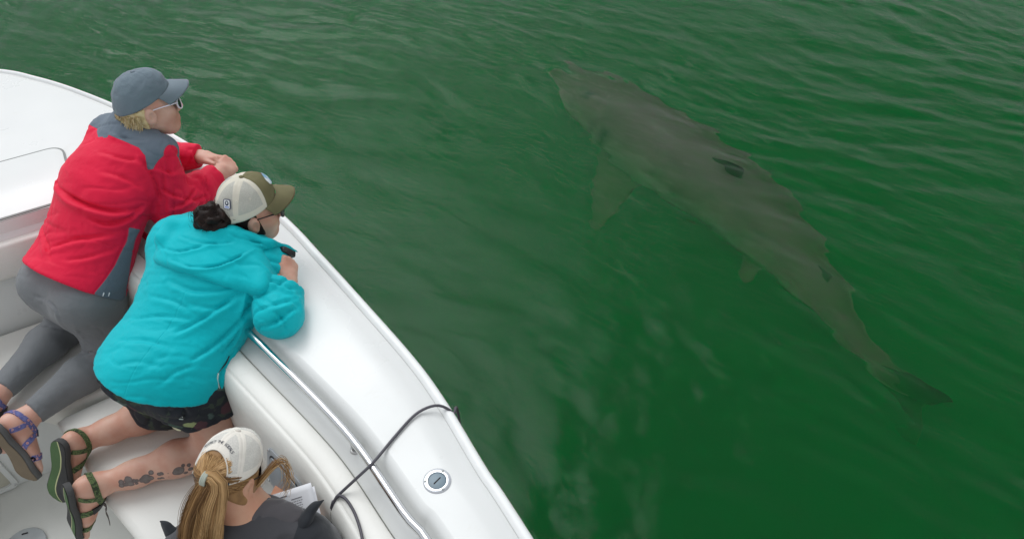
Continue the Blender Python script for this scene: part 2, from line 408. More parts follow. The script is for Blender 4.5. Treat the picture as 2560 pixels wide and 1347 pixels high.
# ================================================================ the boat
m, t, b = mat_new('gelcoat_white')
c = ramp(t, noise(t, 2.2, 5), [(.3, (.685, .695, .68)), (.72, (.735, .745, .73))])
sm = ramp(t, noise(t, 6, 8, .72, dist=1.5), [(.60, (0, 0, 0)), (.72, (1, 1, 1))]); c = mixc(t, mth(t, 'MULTIPLY', sm, .22), c, (.60, .58, .50))
fk = ramp(t, noise(t, 95, 3, .7), [(.735, (0, 0, 0)), (.76, (1, 1, 1))]); t.links.new(mixc(t, mth(t, 'MULTIPLY', fk, .5), c, (.42, .40, .36)), b.inputs['Base Color'])
t.links.new(ramp(t, noise(t, 5, 5), [(.3, (.24,)*3), (.7, (.42,)*3)]), b.inputs['Roughness']); b.inputs['Coat Weight'].default_value = .2; b.inputs['Coat Roughness'].default_value = .2; bump(t, b, mth(t, 'ADD', noise(t, 9, 3), mth(t, 'MULTIPLY', noise(t, 330, 2), .06)), .08, .0015); GEL = m
m, t, b = mat_new('gelcoat_sole')
c = ramp(t, noise(t, 2.6, 5), [(.3, (.68, .685, .64)), (.75, (.78, .78, .74))])
sp = ramp(t, noise(t, 22, 4, .65), [(.64, (0, 0, 0)), (.74, (1, 1, 1))]); t.links.new(mixc(t, mth(t, 'MULTIPLY', sp, .35), c, (.42, .38, .27)), b.inputs['Base Color'])
b.inputs['Roughness'].default_value = .5; bump(t, b, noise(t, 240, 2), .25, .002); SOLE = m
m, t, b = mat_new('cream_vinyl')
c = ramp(t, noise(t, 4, 5), [(.3, (.75, .74, .695)), (.7, (.82, .81, .765))])
gr = ramp(t, noise(t, 11, 6, .65, dist=.8), [(.6, (0, 0, 0)), (.78, (1, 1, 1))]); t.links.new(mixc(t, mth(t, 'MULTIPLY', gr, .35), c, (.56, .52, .43)), b.inputs['Base Color'])
b.inputs['Roughness'].default_value = .42; bump(t, b, mth(t, 'ADD', mth(t, 'MULTIPLY', noise(t, 190, 2), .5), mth(t, 'MULTIPLY', noise(t, 9, 3), 5)), .25, .0022); VINYL = m
STEEL = plain('polished_steel', (.66, .67, .68), .16, 1, var=.04, vs=6, bst=0)
SEAL = plain('black_rubber', (.02, .02, .022), .55, bst=.1)
GREYP = plain('grey_plastic', (.27, .30, .33), .45, var=.05)

boat = root('motor_boat', ab(0, CL, 0)); tag(boat, 'white fibreglass motor boat with bow seats and steel hand rail', 'boat')
cal = [((1324, 1347), .163), ((1211, 1175), .188), ((1115, 1016), .218), ((1032, 900), .247), ((900, 750), .285), ((800, 640), .313), ((720, 555), .335), ((590, 440), .375)]
O_, I_ = [], []
edge = [(-4.5, .50), (-2.2, .49), (-.6, .475)]+[tuple(toab(P(*p, .93))) for p, d in cal]
for k, e in enumerate(edge):
    d = (.085, .085, .105)[k] if k < 3 else cal[k-3][1]; pr = np.array(edge[max(0, k-1)]); nx_ = np.array(edge[min(len(edge)-1, k+1)]); tg = nrm(nx_-pr); nin = np.array([tg[1], -tg[0]])
    O_.append(e); I_.append(tuple(np.array(e)+nin*d))
for q, i in (((410, 325), (2.62, -.195)), ((300, 270), (2.688, -.30)), ((180, 222), (2.708, -.44)), ((90, 195), (2.71, -.60)), ((0, 177), (2.71, -.75))):
    O_.append(tuple(toab(P(*q, .93)))); I_.append(i)
O_.append((4.235, CL)); I_.append((2.71, CL))
NS = 260
GO, GI = crom(O_, NS), crom(I_, NS)
k_corner = int(NS*(11.75)/(len(O_)-1))
def mir(Q): Q = np.array(Q); Q[..., 1] = 2*CL-Q[..., 1]; return Q
def strip(O, I, rows, inward=None):
    "rows: (metres in from O, z) or ('f', fraction, z) or ('e', metres past I, z)"
    d = I-O; L = np.linalg.norm(d, axis=1)[:, None]; dn = d/L; out = []
    for r_ in rows:
        if r_[0] == 'f': q = O+d*r_[1]; z = r_[2]
        elif r_[0] == 'e': q = I+(inward if inward is not None else dn)*r_[1]; z = r_[2]
        else: q = O+dn*r_[0]; z = r_[1]
        out.append(q[:, :1]*AF+q[:, 1:]*AR+np.array([0, 0, z]))
    return np.stack(out, 1)
def strip_mesh(name, rows, sl, mat, inward=None, both_sides=True, **kw):
    for s in ((0, 1) if both_sides else (0,)):
        O, I = GO[sl], GI[sl]; iw = inward[sl] if inward is not None else None
        G = strip(O, I, rows, iw)
        V = G.reshape(-1, 3)
        if s:
            A = V@AF; B = 2*CL-V@AR; V = A[:, None]*AF+B[:, None]*AR+V[:, 2:]*np.array([0, 0, 1])
        mk(name, V, grid_faces(G.shape[0], G.shape[1], flip=not s), mat, boat, **kw)
tgI = np.gradient(GI, axis=0); tgI /= np.linalg.norm(tgI, axis=1)[:, None]; INW = np.stack([tgI[:, 1], -tgI[:, 0]], 1)
full = slice(0, NS); side_ = slice(0, k_corner)
strip_mesh('hull', [(.30, -.55), (.24, -.2), (.20, 0), (.13, .4), (.05, .75), (.012, .87), (.008, .905)], full, GEL)
strip_mesh('rub_rail', [(.006, .900), (-.008, .902), (-.012, .912), (-.010, .928), (-.002, .938), (.008, .940), (.016, .935), (.021, .928)], full, plain('rub_rail_white', (.82, .83, .82), .35, var=.02))
strip_mesh('gunwale', [(.0195, .926), (.024, .928), (.032, .935), (.045, .941), (.066, .9475), (.078, .9515), ('f', .55, .954), ('f', .8, .9555), ('f', .97, .956), ('f', 1, .9555)], full, GEL)
strip_mesh('coaming', [('e', 0, .9555), ('e', .010, .953), ('e', .020, .945), ('e', .029, .928), ('e', .036, .905), ('e', .044, .889), ('e', .055, .8845), ('e', .0995, .8845), ('e', .1005, .878), ('e', .1005, .70), ('e', .16, .60), ('e', .20, .30), ('e', .22, .04)], side_, GEL, INW)
strip_mesh('coaming_bolster', [('e', .104, .80), ('e', .1035, .884), ('e', .106, .892), ('e', .112, .8955), ('e', .14, .8985), ('e', .162, .896), ('e', .1695, .8925), ('e', .1705, .8905), ('e', .1715, .8925), ('e', .184, .884), ('e', .199, .862), ('e', .208, .83), ('e', .215, .76), ('e', .224, .66), ('e', .226, .625), ('e', .222, .605), ('e', .20, .598), ('e', .15, .60)], side_, VINYL, INW)

# bow: aft-facing panels under the foredeck
def slab(name, b0, b1, prof, mat, th=.03, rad=.05, sharp=None):
    "rounded rectangle between two (a, z) heights, facing aft"
    (a0, z0), (a1, z1) = prof; ctr = ab((a0+a1)/2, (b0+b1)/2, (z0+z1)/2); upv = nrm(ab(a0, 0, z0)-ab(a1, 0, z1)); x = AR; nz = np.cross(x, upv)
    if np.dot(nz, AF) > 0: nz = -nz
    M = np.array([x, upv, nz]); h = math.hypot(a0-a1, z0-z1)
    return M, ctr, h
def panel(name, b0, b1, prof, mat, th, rad, bev, parent=boat):
    M, ctr, h = slab(name, b0, b1, prof, mat); V, F = prism(rrect(b1-b0, h, rad, 7), -.03, th, bev, 3); return mk(name, V@M+ctr, F, mat, parent, sharp=40)
# liner behind the panels, step by step
prof = [(2.76, .9530), (2.7098, .9530), (2.706, .935), (2.703, .905), (2.690, .897), (2.686, .885), (2.688, .70), (2.672, .60), (2.67, .05)]
bs = np.linspace(-.20, 2*CL+.20, 14); G = np.stack([[ab(a, b_, z) for a, z in prof] for b_ in bs])
mk('bow_liner', G.reshape(-1, 3), grid_faces(len(bs), len(prof), flip=False), GEL, boat, sharp=40)
Mz = np.array([AR, AF, (0, 0, 1)]); hw_, hl_ = 2*(-.352-CL), 3.10-2.722; hctr = ab((3.10+2.722)/2, CL, .9545)
V, F = prism(rrect(hw_+.016, hl_+.016, .063, 8), -.002, .0050, 0); lid_gap = mk('hatch_gasket', V@Mz+hctr, F, plain('grey_sealant', (.22, .23, .22), .6), boat, sharp=40)
V, F = prism(rrect(hw_, hl_, .055, 8), -.002, .0062, .001, 2); mk('anchor_locker_lid', V@Mz+hctr, F, GEL, boat, sharp=40)
panel('bow_cushion_back', 2*CL+.30, -.30, ((2.682, .886), (2.676, .735)), VINYL, .026, .03, .012)

# sole, seat bases
def poly_prism(name, pts, z0, z1, mat, bev, parent=boat, seg=3, **kw):
    V, F = prism([tuple(a*AF[:2]+b_*AR[:2]) for a, b_ in pts], z0, z1, bev, seg); return mk(name, V, F, mat, parent, sharp=50, **kw)
mk('sole', np.array([ab(2.9, .3, .05), ab(2.9, 2*CL-.3, .05), ab(-4.4, 2*CL-.62, .05), ab(-4.4, .62, .05)]), [(0, 1, 2, 3)], SOLE, boat, smooth=False)
inner = [toab(P(x, y, .5)) for x, y in ((131, 1046), (206, 1161), (254, 1243), (336, 1343))]
def outer_e(a, e):
    k = np.argmin(np.abs(GI[:, 0]-a)+(np.arange(NS) > k_corner)*9); return GI[k]+INW[k]*e
oe = lambda a, e: tuple(outer_e(a, e))
st = [tuple(inner[0]), tuple(inner[1]), tuple(inner[2]), tuple(inner[3]), (1.2, -.455), (.7, -.40), (.25, -.36)]
shrink = lambda L, d: [(a, b_+d) for a, b_ in L]
star_base = shrink(st, .012)+[oe(.25, .15), oe(.7, .15), oe(1.2, .15), oe(1.7, .15), oe(2.12, .15)]
poly_prism('seat_base', star_base[::-1], .04, .395, GEL, .018)
poly_prism('seat_base', [(a, 2*CL-b_) for a, b_ in star_base], .04, .395, GEL, .018)
bow_out = [oe(2.15, .15), oe(2.35, .15), oe(2.5, .15), (2.69, -.33)]
bow_edge = [(2.17, -.672), (2.255, -.76)]
bb = bow_out+[(2.69, 2*CL+.33)]+[(a, 2*CL-b_) for a, b_ in bow_out[:-1][::-1]]+[(a+.015, 2*CL-b_) for a, b_ in bow_edge]+[(a+.015, b_) for a, b_ in bow_edge[::-1]]
poly_prism('seat_base', bb, .042, .397, GEL, .015)

def cushion(name, pts, label):
    pts = np.array(pts); e = even(np.vstack([pts, pts[:1]]), 90)[:-1]
    V, F = prism([tuple(a*AF[:2]+b_*AR[:2]) for a, b_ in e], .396, .50, .030, 5)
    o = mk(name, V, F, VINYL, sharp=60); tag(o, label, 'cushion', 'bow seat cushions'); return o
so = [oe(.25, .19), oe(.7, .19), oe(1.2, .19), oe(1.7, .195), oe(2.1, .205)]
sta = so+[(2.135, -.40), tuple(inner[0]), tuple(inner[1]), tuple(inner[2]), tuple(inner[3]), (1.2, -.455), (.7, -.40), (.25, -.36)]
cushion('seat_cushion', sta, 'long cream cushion on the starboard bow seat under the person in teal')
cushion('seat_cushion', [oe(2.16, .205), oe(2.35, .20), oe(2.5, .19), (2.655, -.38), (2.655, 2*CL+.38)]+[(a, 2*CL-b_) for a, b_ in (oe(2.5, .19), oe(2.35, .2), oe(2.16, .205))]+[(2.145, 2*CL+.69), (2.235, 2*CL+.77), (2.235, -.77), (2.152, -.69), (2.152, -.42)], 'cream cushion across the bow under the knees of the person in red')

# hatch in the front of the bow seat, deck plate
def onplane(px, py, a0):
    x = px-1280; u = 673.5-py; d = np.array([x, (FPX+u)*C45, (u-FPX)*C45]); tt = (a0-np.dot(np.array([0, 0, CAM_H]), AF))/np.dot(d, AF); return d*tt+np.array([0, 0, CAM_H])
q0 = onplane(52, 1206, 2.27); q1 = onplane(14, 1112, 2.27)
bR = q0@AR; zb = q0[2]; zt = q1[2]; bL = bR-.34; h = max(zt-zb, .16)
Mh = np.array([AR, (0, 0, 1), -AF]); ctr = ab(2.268, (bR+bL)/2, zb+h/2)
bm_ = [rrect(bR-bL, h, .03, 6), rrect(bR-bL-.045, h-.045, .02, 6)]
n = len(bm_[0]); rows = [np.c_[np.array(bm_[0]), np.full(n, -.002)], np.c_[np.array(bm_[0])*.995, np.full(n, .011)], np.c_[np.array(bm_[1])*1.02, np.full(n, .012)], np.c_[np.array(bm_[1]), np.full(n, .002)]]
hatch = mk('hatch_frame', np.vstack(rows)@Mh+ctr, grid_faces(4, n, cv=True), GEL, boat, sharp=40)
V, F = prism(bm_[1], -.01, .004, .002, 2); mk('hatch_lid', V@Mh+ctr, F, plain('hatch_tan', (.50, .48, .40), .5), hatch, sharp=40)
for sx, sy in ((1, -1), (-1, -1), (1, 1)):
    V, F = prism(disc(.005, 10), 0, .0025, .001, 1); mk('screw', V@Mh+ctr+Mh[0]*sx*((bR-bL)/2-.011)+Mh[1]*sy*(h/2-.02)+Mh[2]*.0115, F, STEEL, hatch)
pc = P(62, 1369, .052); V, F = prism(disc(.078, 40), 0, .010, .004, 3)
plate = mk('deck_plate', V+pc, F, plain('grey_plate', (.42, .45, .46), .4), boat, sharp=40)
for k in range(5):
    a = R(20+k*50); V, F = prism(rrect(.022, .005, .002, 3), .0105, .0125, 0); c_, s_ = math.cos(a), math.sin(a)
    mk('slot', V@np.array([[c_, s_, 0], [-s_, c_, 0], [0, 0, 1]])+pc+np.array([-s_*.055, c_*.055, 0]), F, SEAL, plate)

# round filler fitting let into the gunwale
fc = P(1093, 1202, .9545); 
def lathe(prof, n=36):
    a = np.linspace(0, 2*np.pi, n, endpoint=False); V = np.vstack([[r_*math.cos(x), r_*math.sin(x), z] for r_, z in prof for x in a]).reshape(-1, 3); return V, grid_faces(len(prof), n, cv=True).tolist()
V, F = lathe([(.0375, -.004), (.0375, .0015), (.035, .0035), (.0275, .0042), (.0255, .004), (.0245, .0022), (.0238, .0005)][::-1])
fit = mk('filler_ring', V+fc, F, plain('chromed_ring', (.62, .64, .67), .25, .85, var=.05), boat, sharp=40)
V, F = prism(disc(.0236, 32), -.003, .003, .0015, 2); capd = mk('filler_cap', V+fc, F, plain('filler_cap_grey', (.17, .23, .27), .4), fit, sharp=40)
V, F = prism(rrect(.026, .0035, .0015, 3), .0032, .0036, 0); a = R(50); V = V@np.array([[math.cos(a), math.sin(a), 0], [-math.sin(a), math.cos(a), 0], [0, 0, 1]]); mk('slot', V+fc, F, SEAL, capd)
for k in range(3):
    a = R(65+k*120); V, F = prism(disc(.0035, 12), 0, .0052, .001, 1); mk('screw', V+fc+np.array([math.cos(a), math.sin(a), 0])*.031, F, plain('screw_dark', (.30, .31, .30), .35, .8), fit)

# hand rail in the gutter
ra = slice(18, k_corner-10); RA = GI[ra]+INW[ra]*.057; path = RA[:, :1]*AF+RA[:, 1:]*AR+np.array([0, 0, .946]); path = even(path, 120)
path = np.vstack([path, path[-1]+(path[-1]-path[-2])*.6+np.array([0, 0, -.02]), path[-1]+(path[-1]-path[-2])*.8+np.array([0, 0, -.06])])
V, F = tube(path, .0122, 14); rail = mk('hand_rail', V, F, STEEL, boat)
ps = P(880, 1092, .946); ks = int(np.argmin(np.linalg.norm(path-ps, axis=1)))
for k in [ks+d for d in (-44, -22, 0, 22, 44)]:
    if 0 <= k < 120:
        q = path[k]; V, F = tube(np.array([q+(0, 0, -.002), q+(0, 0, -.03), q+(0, 0, -.0585)]), [.0085, .0085, .0085], 12); sN = mk('stanchion', V, F, plain('brushed_steel', (.55, .55, .54), .3, .9, bst=0), rail)
        V, F = lathe([(.0001, .006), (.011, .006), (.0135, .004), (.014, 0)]); mk('flange', V+q+(0, 0, -.0613), F, plain('brushed_steel', (.55, .55, .54), .3, .9, bst=0), sN)
# grey storage hatch on the inner face of the coaming
tb = toab(P(690, 1188, .70)); kk = int(np.argmin(np.abs(GI[:, 0]-tb[0])+(np.arange(NS) > k_corner)*9))
tan3 = tgI[kk, 0]*AF+tgI[kk, 1]*AR; inw3 = INW[kk, 0]*AF+INW[kk, 1]*AR
Mg = axes(tan3, inw3+np.array([0, 0, .25])); Mg = np.array([Mg[0], Mg[1], Mg[2]]); qg = GI[kk, 0]*AF+GI[kk, 1]*AR+inw3*.226+np.array([0, 0, .715])
V, F = prism(rrect(.20, .165, .03, 6), -.02, .012, .004, 3); gh = mk('storage_hatch', V@Mg+qg, F, plain('hatch_grey', (.38, .40, .42), .4), boat, sharp=40)
V, F = prism(rrect(.165, .13, .024, 6), .0, .014, .001, 2); mk('hatch_seal', V@Mg+qg, F, SEAL, gh, sharp=40)
V, F = prism(rrect(.153, .118, .02, 6), .0, .0175, .003, 2); mk('hatch_lid', V@Mg+qg, F, GREYP, gh, sharp=40)
for sx in (-1, 1):
    for sy in (-1, 1):
        V, F = prism(disc(.005, 12), .0115, .015, .001, 1); mk('screw', V@Mg+qg+Mg[0]*sx*.088+Mg[1]*sy*.07, F, STEEL, gh)

# black cable led over the gunwale, across the rail and into the boat
ck = [P(1172, 1100, .3)*1, P(1150, 1062, .80), P(1134, 1034, .915), P(1113, 1018, .947), P(1090, 1013, .958), P(1060, 1022, .961), P(1030, 1043, .961), P(985, 1093, .962), P(936, 1152, .963), P(890, 1196, .935), P(852, 1231, .905), P(838, 1247, .893), P(830, 1275, .86), P(833, 1315, .80), P(842, 1352, .70), P(850, 1390, .60)]
ck[0] = np.array([ck[1][0]+.03, ck[1][1]+.0, -.25])
cab = root('cable', ck[-1]); tag(cab, 'thin dark grey cable draped over the gunwale and the rail', 'cable')
CABM = plain('cable_grey', (.075, .07, .085), .5)
V, F = tube(even(crom(ck, 200), 160), .0042, 8); mk('main_run', V, F, CABM, cab)
c2 = [P(842, 1243, .897), P(850, 1238, .905), P(866, 1248, .907), P(884, 1276, .905), P(897, 1310, .904), P(906, 1347, .904), P(912, 1400, .904)]
V, F = tube(even(crom(c2, 80), 60), .0042, 8); mk('return_loop', V, F, CABM, cab)
c3 = [P(833, 1252, .889), P(828, 1278, .85), P(836, 1318, .79), P(850, 1354, .69)]
V, F = tube(even(crom(c3, 40), 30), .0042, 8); mk('second_turn', V, F, CABM, cab)

# ================================================================ people: shared builders
def hit(f, px, py, z0=1.6, z1=.4):
    "where the line of sight through a photograph point meets a surface"
    a = P(px, py, z0); b_ = P(px, py, z1); tt = np.linspace(0, 1, 500); q = a+(b_-a)*tt[:, None]; d = f(q); k = int(np.argmax(d < 0))
    if d[k] >= 0: k = int(np.argmin(d))
    return q[k]
def polydist(p, pts, chunk=20000):
    "distance to a polyline, nearest point, tangent"
    pts = np.asarray(pts); best = np.full(len(p), 9.); near = np.zeros_like(p); tang = np.zeros_like(p); par = np.zeros(len(p)); L = len(pts)-1
    for i in range(L):
        a, b_ = pts[i], pts[i+1]; ba = b_-a; h = np.clip((p-a)@ba/max(ba@ba, 1e-12), 0, 1); q = a+h[:, None]*ba; d = np.linalg.norm(p-q, axis=1); m = d < best
        best[m] = d[m]; near[m] = q[m]; tang[m] = ba/np.linalg.norm(ba); par[m] = (i+h[m])/L
    return best, near, tang, par
def poly_sd(uv, poly):
    "signed distance to a closed 2-D outline, positive inside"
    poly = np.asarray(poly, float); n = len(poly); d = np.full(len(uv), 9.); ins = np.zeros(len(uv), bool)
    for i in range(n):
        a, b_ = poly[i], poly[(i+1) % n]; ba = b_-a; h = np.clip((uv-a)@ba/max(ba@ba, 1e-12), 0, 1); d = np.minimum(d, np.linalg.norm(uv-a-h[:, None]*ba, axis=1))
        c_ = ((a[1] > uv[:, 1]) != (b_[1] > uv[:, 1])); xx = (b_[0]-a[0])*(uv[:, 1]-a[1])/((b_[1]-a[1]) if b_[1] != a[1] else 1e-9)+a[0]; ins ^= c_ & (uv[:, 0] < xx)
    return np.where(ins, d, -d)
def folds(V, Nn, f, lines, z0=1.6):
    "lines: ([(px, py)...], depth, width): creases laid into a garment, a valley with a raised lip beside it"
    D = np.zeros(len(V))
    for px, amp, wd in lines:
        pts = np.array([hit(f, x, y) for x, y in px]); pts = crom(pts, max(8, len(pts)*5)) if len(pts) > 2 else pts
        near_box = np.all((V > pts.min(0)-.06) & (V < pts.max(0)+.06), axis=1); ix = np.where(near_box)[0]
        if not len(ix): continue
        d, q, tg, par = polydist(V[ix], pts); sv = np.cross(tg, Nn[ix]); sd_ = ((V[ix]-q)*sv).sum(1); sd_ = np.where(np.abs(sd_) > 1e-6, np.sign(sd_), 1)*d
        taper = np.sin(np.pi*np.clip(par*.94+.03, 0, 1))**.5
        D[ix] += 2.1*amp*taper*(-np.exp(-(sd_/(.6*wd))**2)+.5*np.exp(-((sd_-1.35*wd)/(1.1*wd))**2))
    return D
def creases(p, scale, stretch, M, amp, sharp=.10, seed=0., warp=.35):
    "fine cloth creases: thin valleys along the level lines of a stretched noise"
    q = p@M.T*np.asarray(stretch)*scale+seed; q = q+warp*np.stack([pn(q*.6+5), pn(q*.6+9), pn(q*.6+13)], 1); n = pn(q); g = pn(q*.45+31)
    return amp*(.75*n-1.15*np.exp(-(n/(sharp*.8))**2)*np.clip(g*2+.6, 0, 1.3))

def head_sdf(c, M, neck, neck_r=.054, ears=True):
    L = lambda *v: c+np.array(v)@M; z = np.linalg.norm(M[0])
    cr = ell(L(-.009, 0, .030), (.096, .0755, .092), M); fa = ell(L(.024, 0, -.036), (.068, .061, .084), M); ch = ell(L(.062, 0, -.096), (.028, .033, .024), M)
    jw = [cap(L(-.005, s*.054, -.05), L(.055, s*.02, -.098), .016*z, .016*z) for s in (1, -1)]
    ck = [ell(L(.055, s*.036, -.03), (.03, .026, .03), M) for s in (1, -1)]
    f = U(.035, cr, fa, ch, *jw, *ck); f = U(.02, f, cap(L(.080, -.03, .022), L(.080, .03, .022), .014*z), cap(L(-.026, 0, -.05), neck, neck_r*z, neck_r*z+.008))
    no = U(.012, cap(L(.090, 0, .008), L(.112, 0, -.032), .008*z, .011*z), cap(L(.100, -.011, -.038), L(.100, .011, -.038), .009*z)); f = U(.012, f, no)
    for s in (1, -1): f = minus(f, ell(L(.094, s*.032, .002), (.012, .017, .011), M), .012)
    f = U(.008, f, cap(L(.091, -.018, -.064), L(.091, .018, -.064), .007*z), cap(L(.089, -.015, -.074), L(.089, .015, -.074), .008*z)); f = minus(f, cap(L(.1, -.02, -.0688), L(.1, .02, -.0688), .0025*z), .004)
    if ears:
        for s in (1, -1):
            Me = axes(M[0]*.93+M[1]*s*.30-M[2]*.1, M[2]+.18*M[0]*-1)
            e = ell(L(-.010, s*.079, -.014), (.0205, .0105, .034), Me*z); e = U(.006, e, ell(L(-.002, s*.073, -.038), (.010, .007, .010), Me*z))
            e = minus(e, ell(L(-.004, s*.090, -.014), (.0110, .0075, .0195), Me*z), .004); f = U(.008, f, e)
    return f
def hand_sdf(o, M, thumb=1, curl=(50, 60, 35), spread=.0, thumb_dir=(.75, .62, -.25), size=1., thumb_bend=25):
    L = lambda *v: o+np.array(v)*size@M
    g = [cap(L(0, 0, 0), L(.03, 0, 0), .024*size, .026*size)]
    ys = (.030, .010, -.010, -.028); kx = (.088, .091, .087, .078); ln = (1., 1.08, 1., .8); rr = (.0093, .0096, .0092, .0082)
    palm = [ecap(L(.02, y*.6*thumb, 0), L(x-.006, y*thumb, -.002), .016*size, .0135*size, M[1], .85) for y, x in zip(ys, kx)]
    palm.append(cap(L(.02, .018*thumb, -.008), L(.055, .032*thumb, -.012), .017*size, .013*size))
    f = U(.014, *g, *palm); fs = []
    for k in range(4):
        p = np.array([kx[k], ys[k]*thumb, 0.]); a = 0; dy = spread*(1.5-k)*thumb; pr = p
        for j, (l, c_) in enumerate(zip((.043, .026, .021), curl)):
            a += R(c_*(1+.06*k)); d = np.array([math.cos(a), dy, -math.sin(a)]); q = pr+d*l*ln[k]; fs.append(cap(L(*pr), L(*q), rr[k]*(1-.07*j)*size, rr[k]*(.95-.07*j)*size)); pr = q
    p = np.array([.030, .026*thumb, -.008]); d = np.array(thumb_dir)*np.array([1, thumb, 1]); d = d/np.linalg.norm(d); q = p+d*.043; fs.append(cap(L(*p), L(*q), .0125*size, .0105*size))
    d2 = d+np.array([.2, -.6*thumb, -.1])*math.sin(R(thumb_bend))*2; d2 /= np.linalg.norm(d2); q2 = q+d2*.032; fs.append(cap(L(*q), L(*q2), .0105*size, .0092*size))
    return lambda p_: smin(f(p_), np.min([g_(p_) for g_ in fs], axis=0), .006*size)
def foot_sdf(o, M, ankle, side=1):
    "o: under the heel on the sole plane; rows of M: heel to toe, across, dorsal; side +1 when the big toe is at +y"
    L = lambda *v: o+np.array(v)@M
    pr = [ell(L(.034, 0, .034), (.036, .029, .034), M), ecap(L(.05, 0, .045), L(.16, .004*side, .026), .036, .034, M[1], .9), ecap(L(.14, 0, .022), L(.19, .002, .016), .036, .040, M[1], .45), cap(L(.052, 0, .06), ankle, .038, .036), cap(L(.06, 0, .07), L(.15, .006*side, .03), .03, .022)]
    f = U(.03, *pr)
    for k, (y, x, r_) in enumerate(((.027, .238, .0125), (.009, .238, .009), (-.006, .231, .0085), (-.019, .222, .0082), (-.031, .211, .0078))): f = U(.008, f, cap(L(.188-.004*k, y*side, .016), L(x, y*side*1.02, .012), r_*1.05, r_))
    for s in (1, -1): f = U(.015, f, ell(ankle+M[1]*s*.030+M[0]*.004, (.013, .011, .013), M))
    return f
def leg_prims(h_, k, a, rt=.09, rk=.062, rc=.058, ra=.036, back=None):
    h_, k, a = map(np.asarray, (h_, k, a)); ax = nrm(a-k); back = np.array([0, 0, 1.]) if back is None else back
    mid = k+(a-k)*.30+back*.014
    return [cap(h_, k, rt, rk), cap(k, mid, rk*.93, rc), cap(mid, a, rc, ra)]

def band(f, c, n, width, th=.003, K=56, rmax=.16, offset=.0012, arc=None, xdir=None):
    "a strap laid round a body in the plane through c across n"
    n = nrm(n); x = np.asarray(xdir if xdir is not None else (1, .2, .1), float); x = nrm(x-np.dot(x, n)*n); y = np.cross(n, x)
    a = np.linspace(0, 2*np.pi, K, endpoint=False) if arc is None else np.linspace(R(arc[0]), R(arc[1]), K); rows = []
    for s in (-.5, .5):
        cc = np.asarray(c)+n*width*s; dirs = np.cos(a)[:, None]*x+np.sin(a)[:, None]*y; lo = np.zeros(K); hi = np.full(K, rmax)
        for _ in range(18):
            md = (lo+hi)/2; d = f(cc+dirs*md[:, None]); lo = np.where(d < 0, md, lo); hi = np.where(d < 0, hi, md)
        rows.append((cc+dirs*(lo+offset)[:, None], cc+dirs*(lo+offset+th)[:, None]))
    (a0, a1), (b0, b1) = rows; V = np.vstack([a0, a1, b1, b0]); F = grid_faces(4, K, cu=True, cv=arc is None)
    return V, F
def strap_path(f, pts, width, th=.003, n=40, wdir=None, offset=.001):
    "a flat strap along points pulled onto a body surface"
    p = even(crom(pts, 120), n); e = 1e-3
    for _ in range(6):
        d = f(p); g = np.stack([(f(p+np.eye(3)[k]*e)-f(p-np.eye(3)[k]*e))/(2*e) for k in range(3)], 1); g /= np.linalg.norm(g, axis=1)[:, None]+1e-9; p = p-g*(d-offset)[:, None]
    d = f(p); g = np.stack([(f(p+np.eye(3)[k]*e)-f(p-np.eye(3)[k]*e))/(2*e) for k in range(3)], 1); g /= np.linalg.norm(g, axis=1)[:, None]+1e-9
    T = np.gradient(p, axis=0); T /= np.linalg.norm(T, axis=1)[:, None]; S_ = np.cross(T, g); S_ /= np.linalg.norm(S_, axis=1)[:, None]
    V = np.stack([p-S_*width/2, p-S_*width/2+g*th, p+S_*width/2+g*th, p+S_*width/2], 1).reshape(-1, 3); return V, grid_faces(n, 4, cv=True)
def strands(paths, r0, r1, sides=3):
    V, F, o = [], [], 0
    for k, p in enumerate(paths):
        v, f = tube(p, np.linspace(r0, r1, len(p))*(np.r_[np.ones(len(p)-1), .2]), sides, caps=False); V.append(v); F.append(np.array(f)+o); o += len(v)
    return np.vstack(V), np.vstack(F)
def hairmat(name, c0, c1, c2, rough=.42):
    m, t, b = mat_new(name); t.links.new(ramp(t, attr(t, 'tone'), [(0, c0), (.5, c1), (1, c2)]), b.inputs['Base Color']); b.inputs['Roughness'].default_value = rough; b.inputs['Specular IOR Level'].default_value = .165; return m

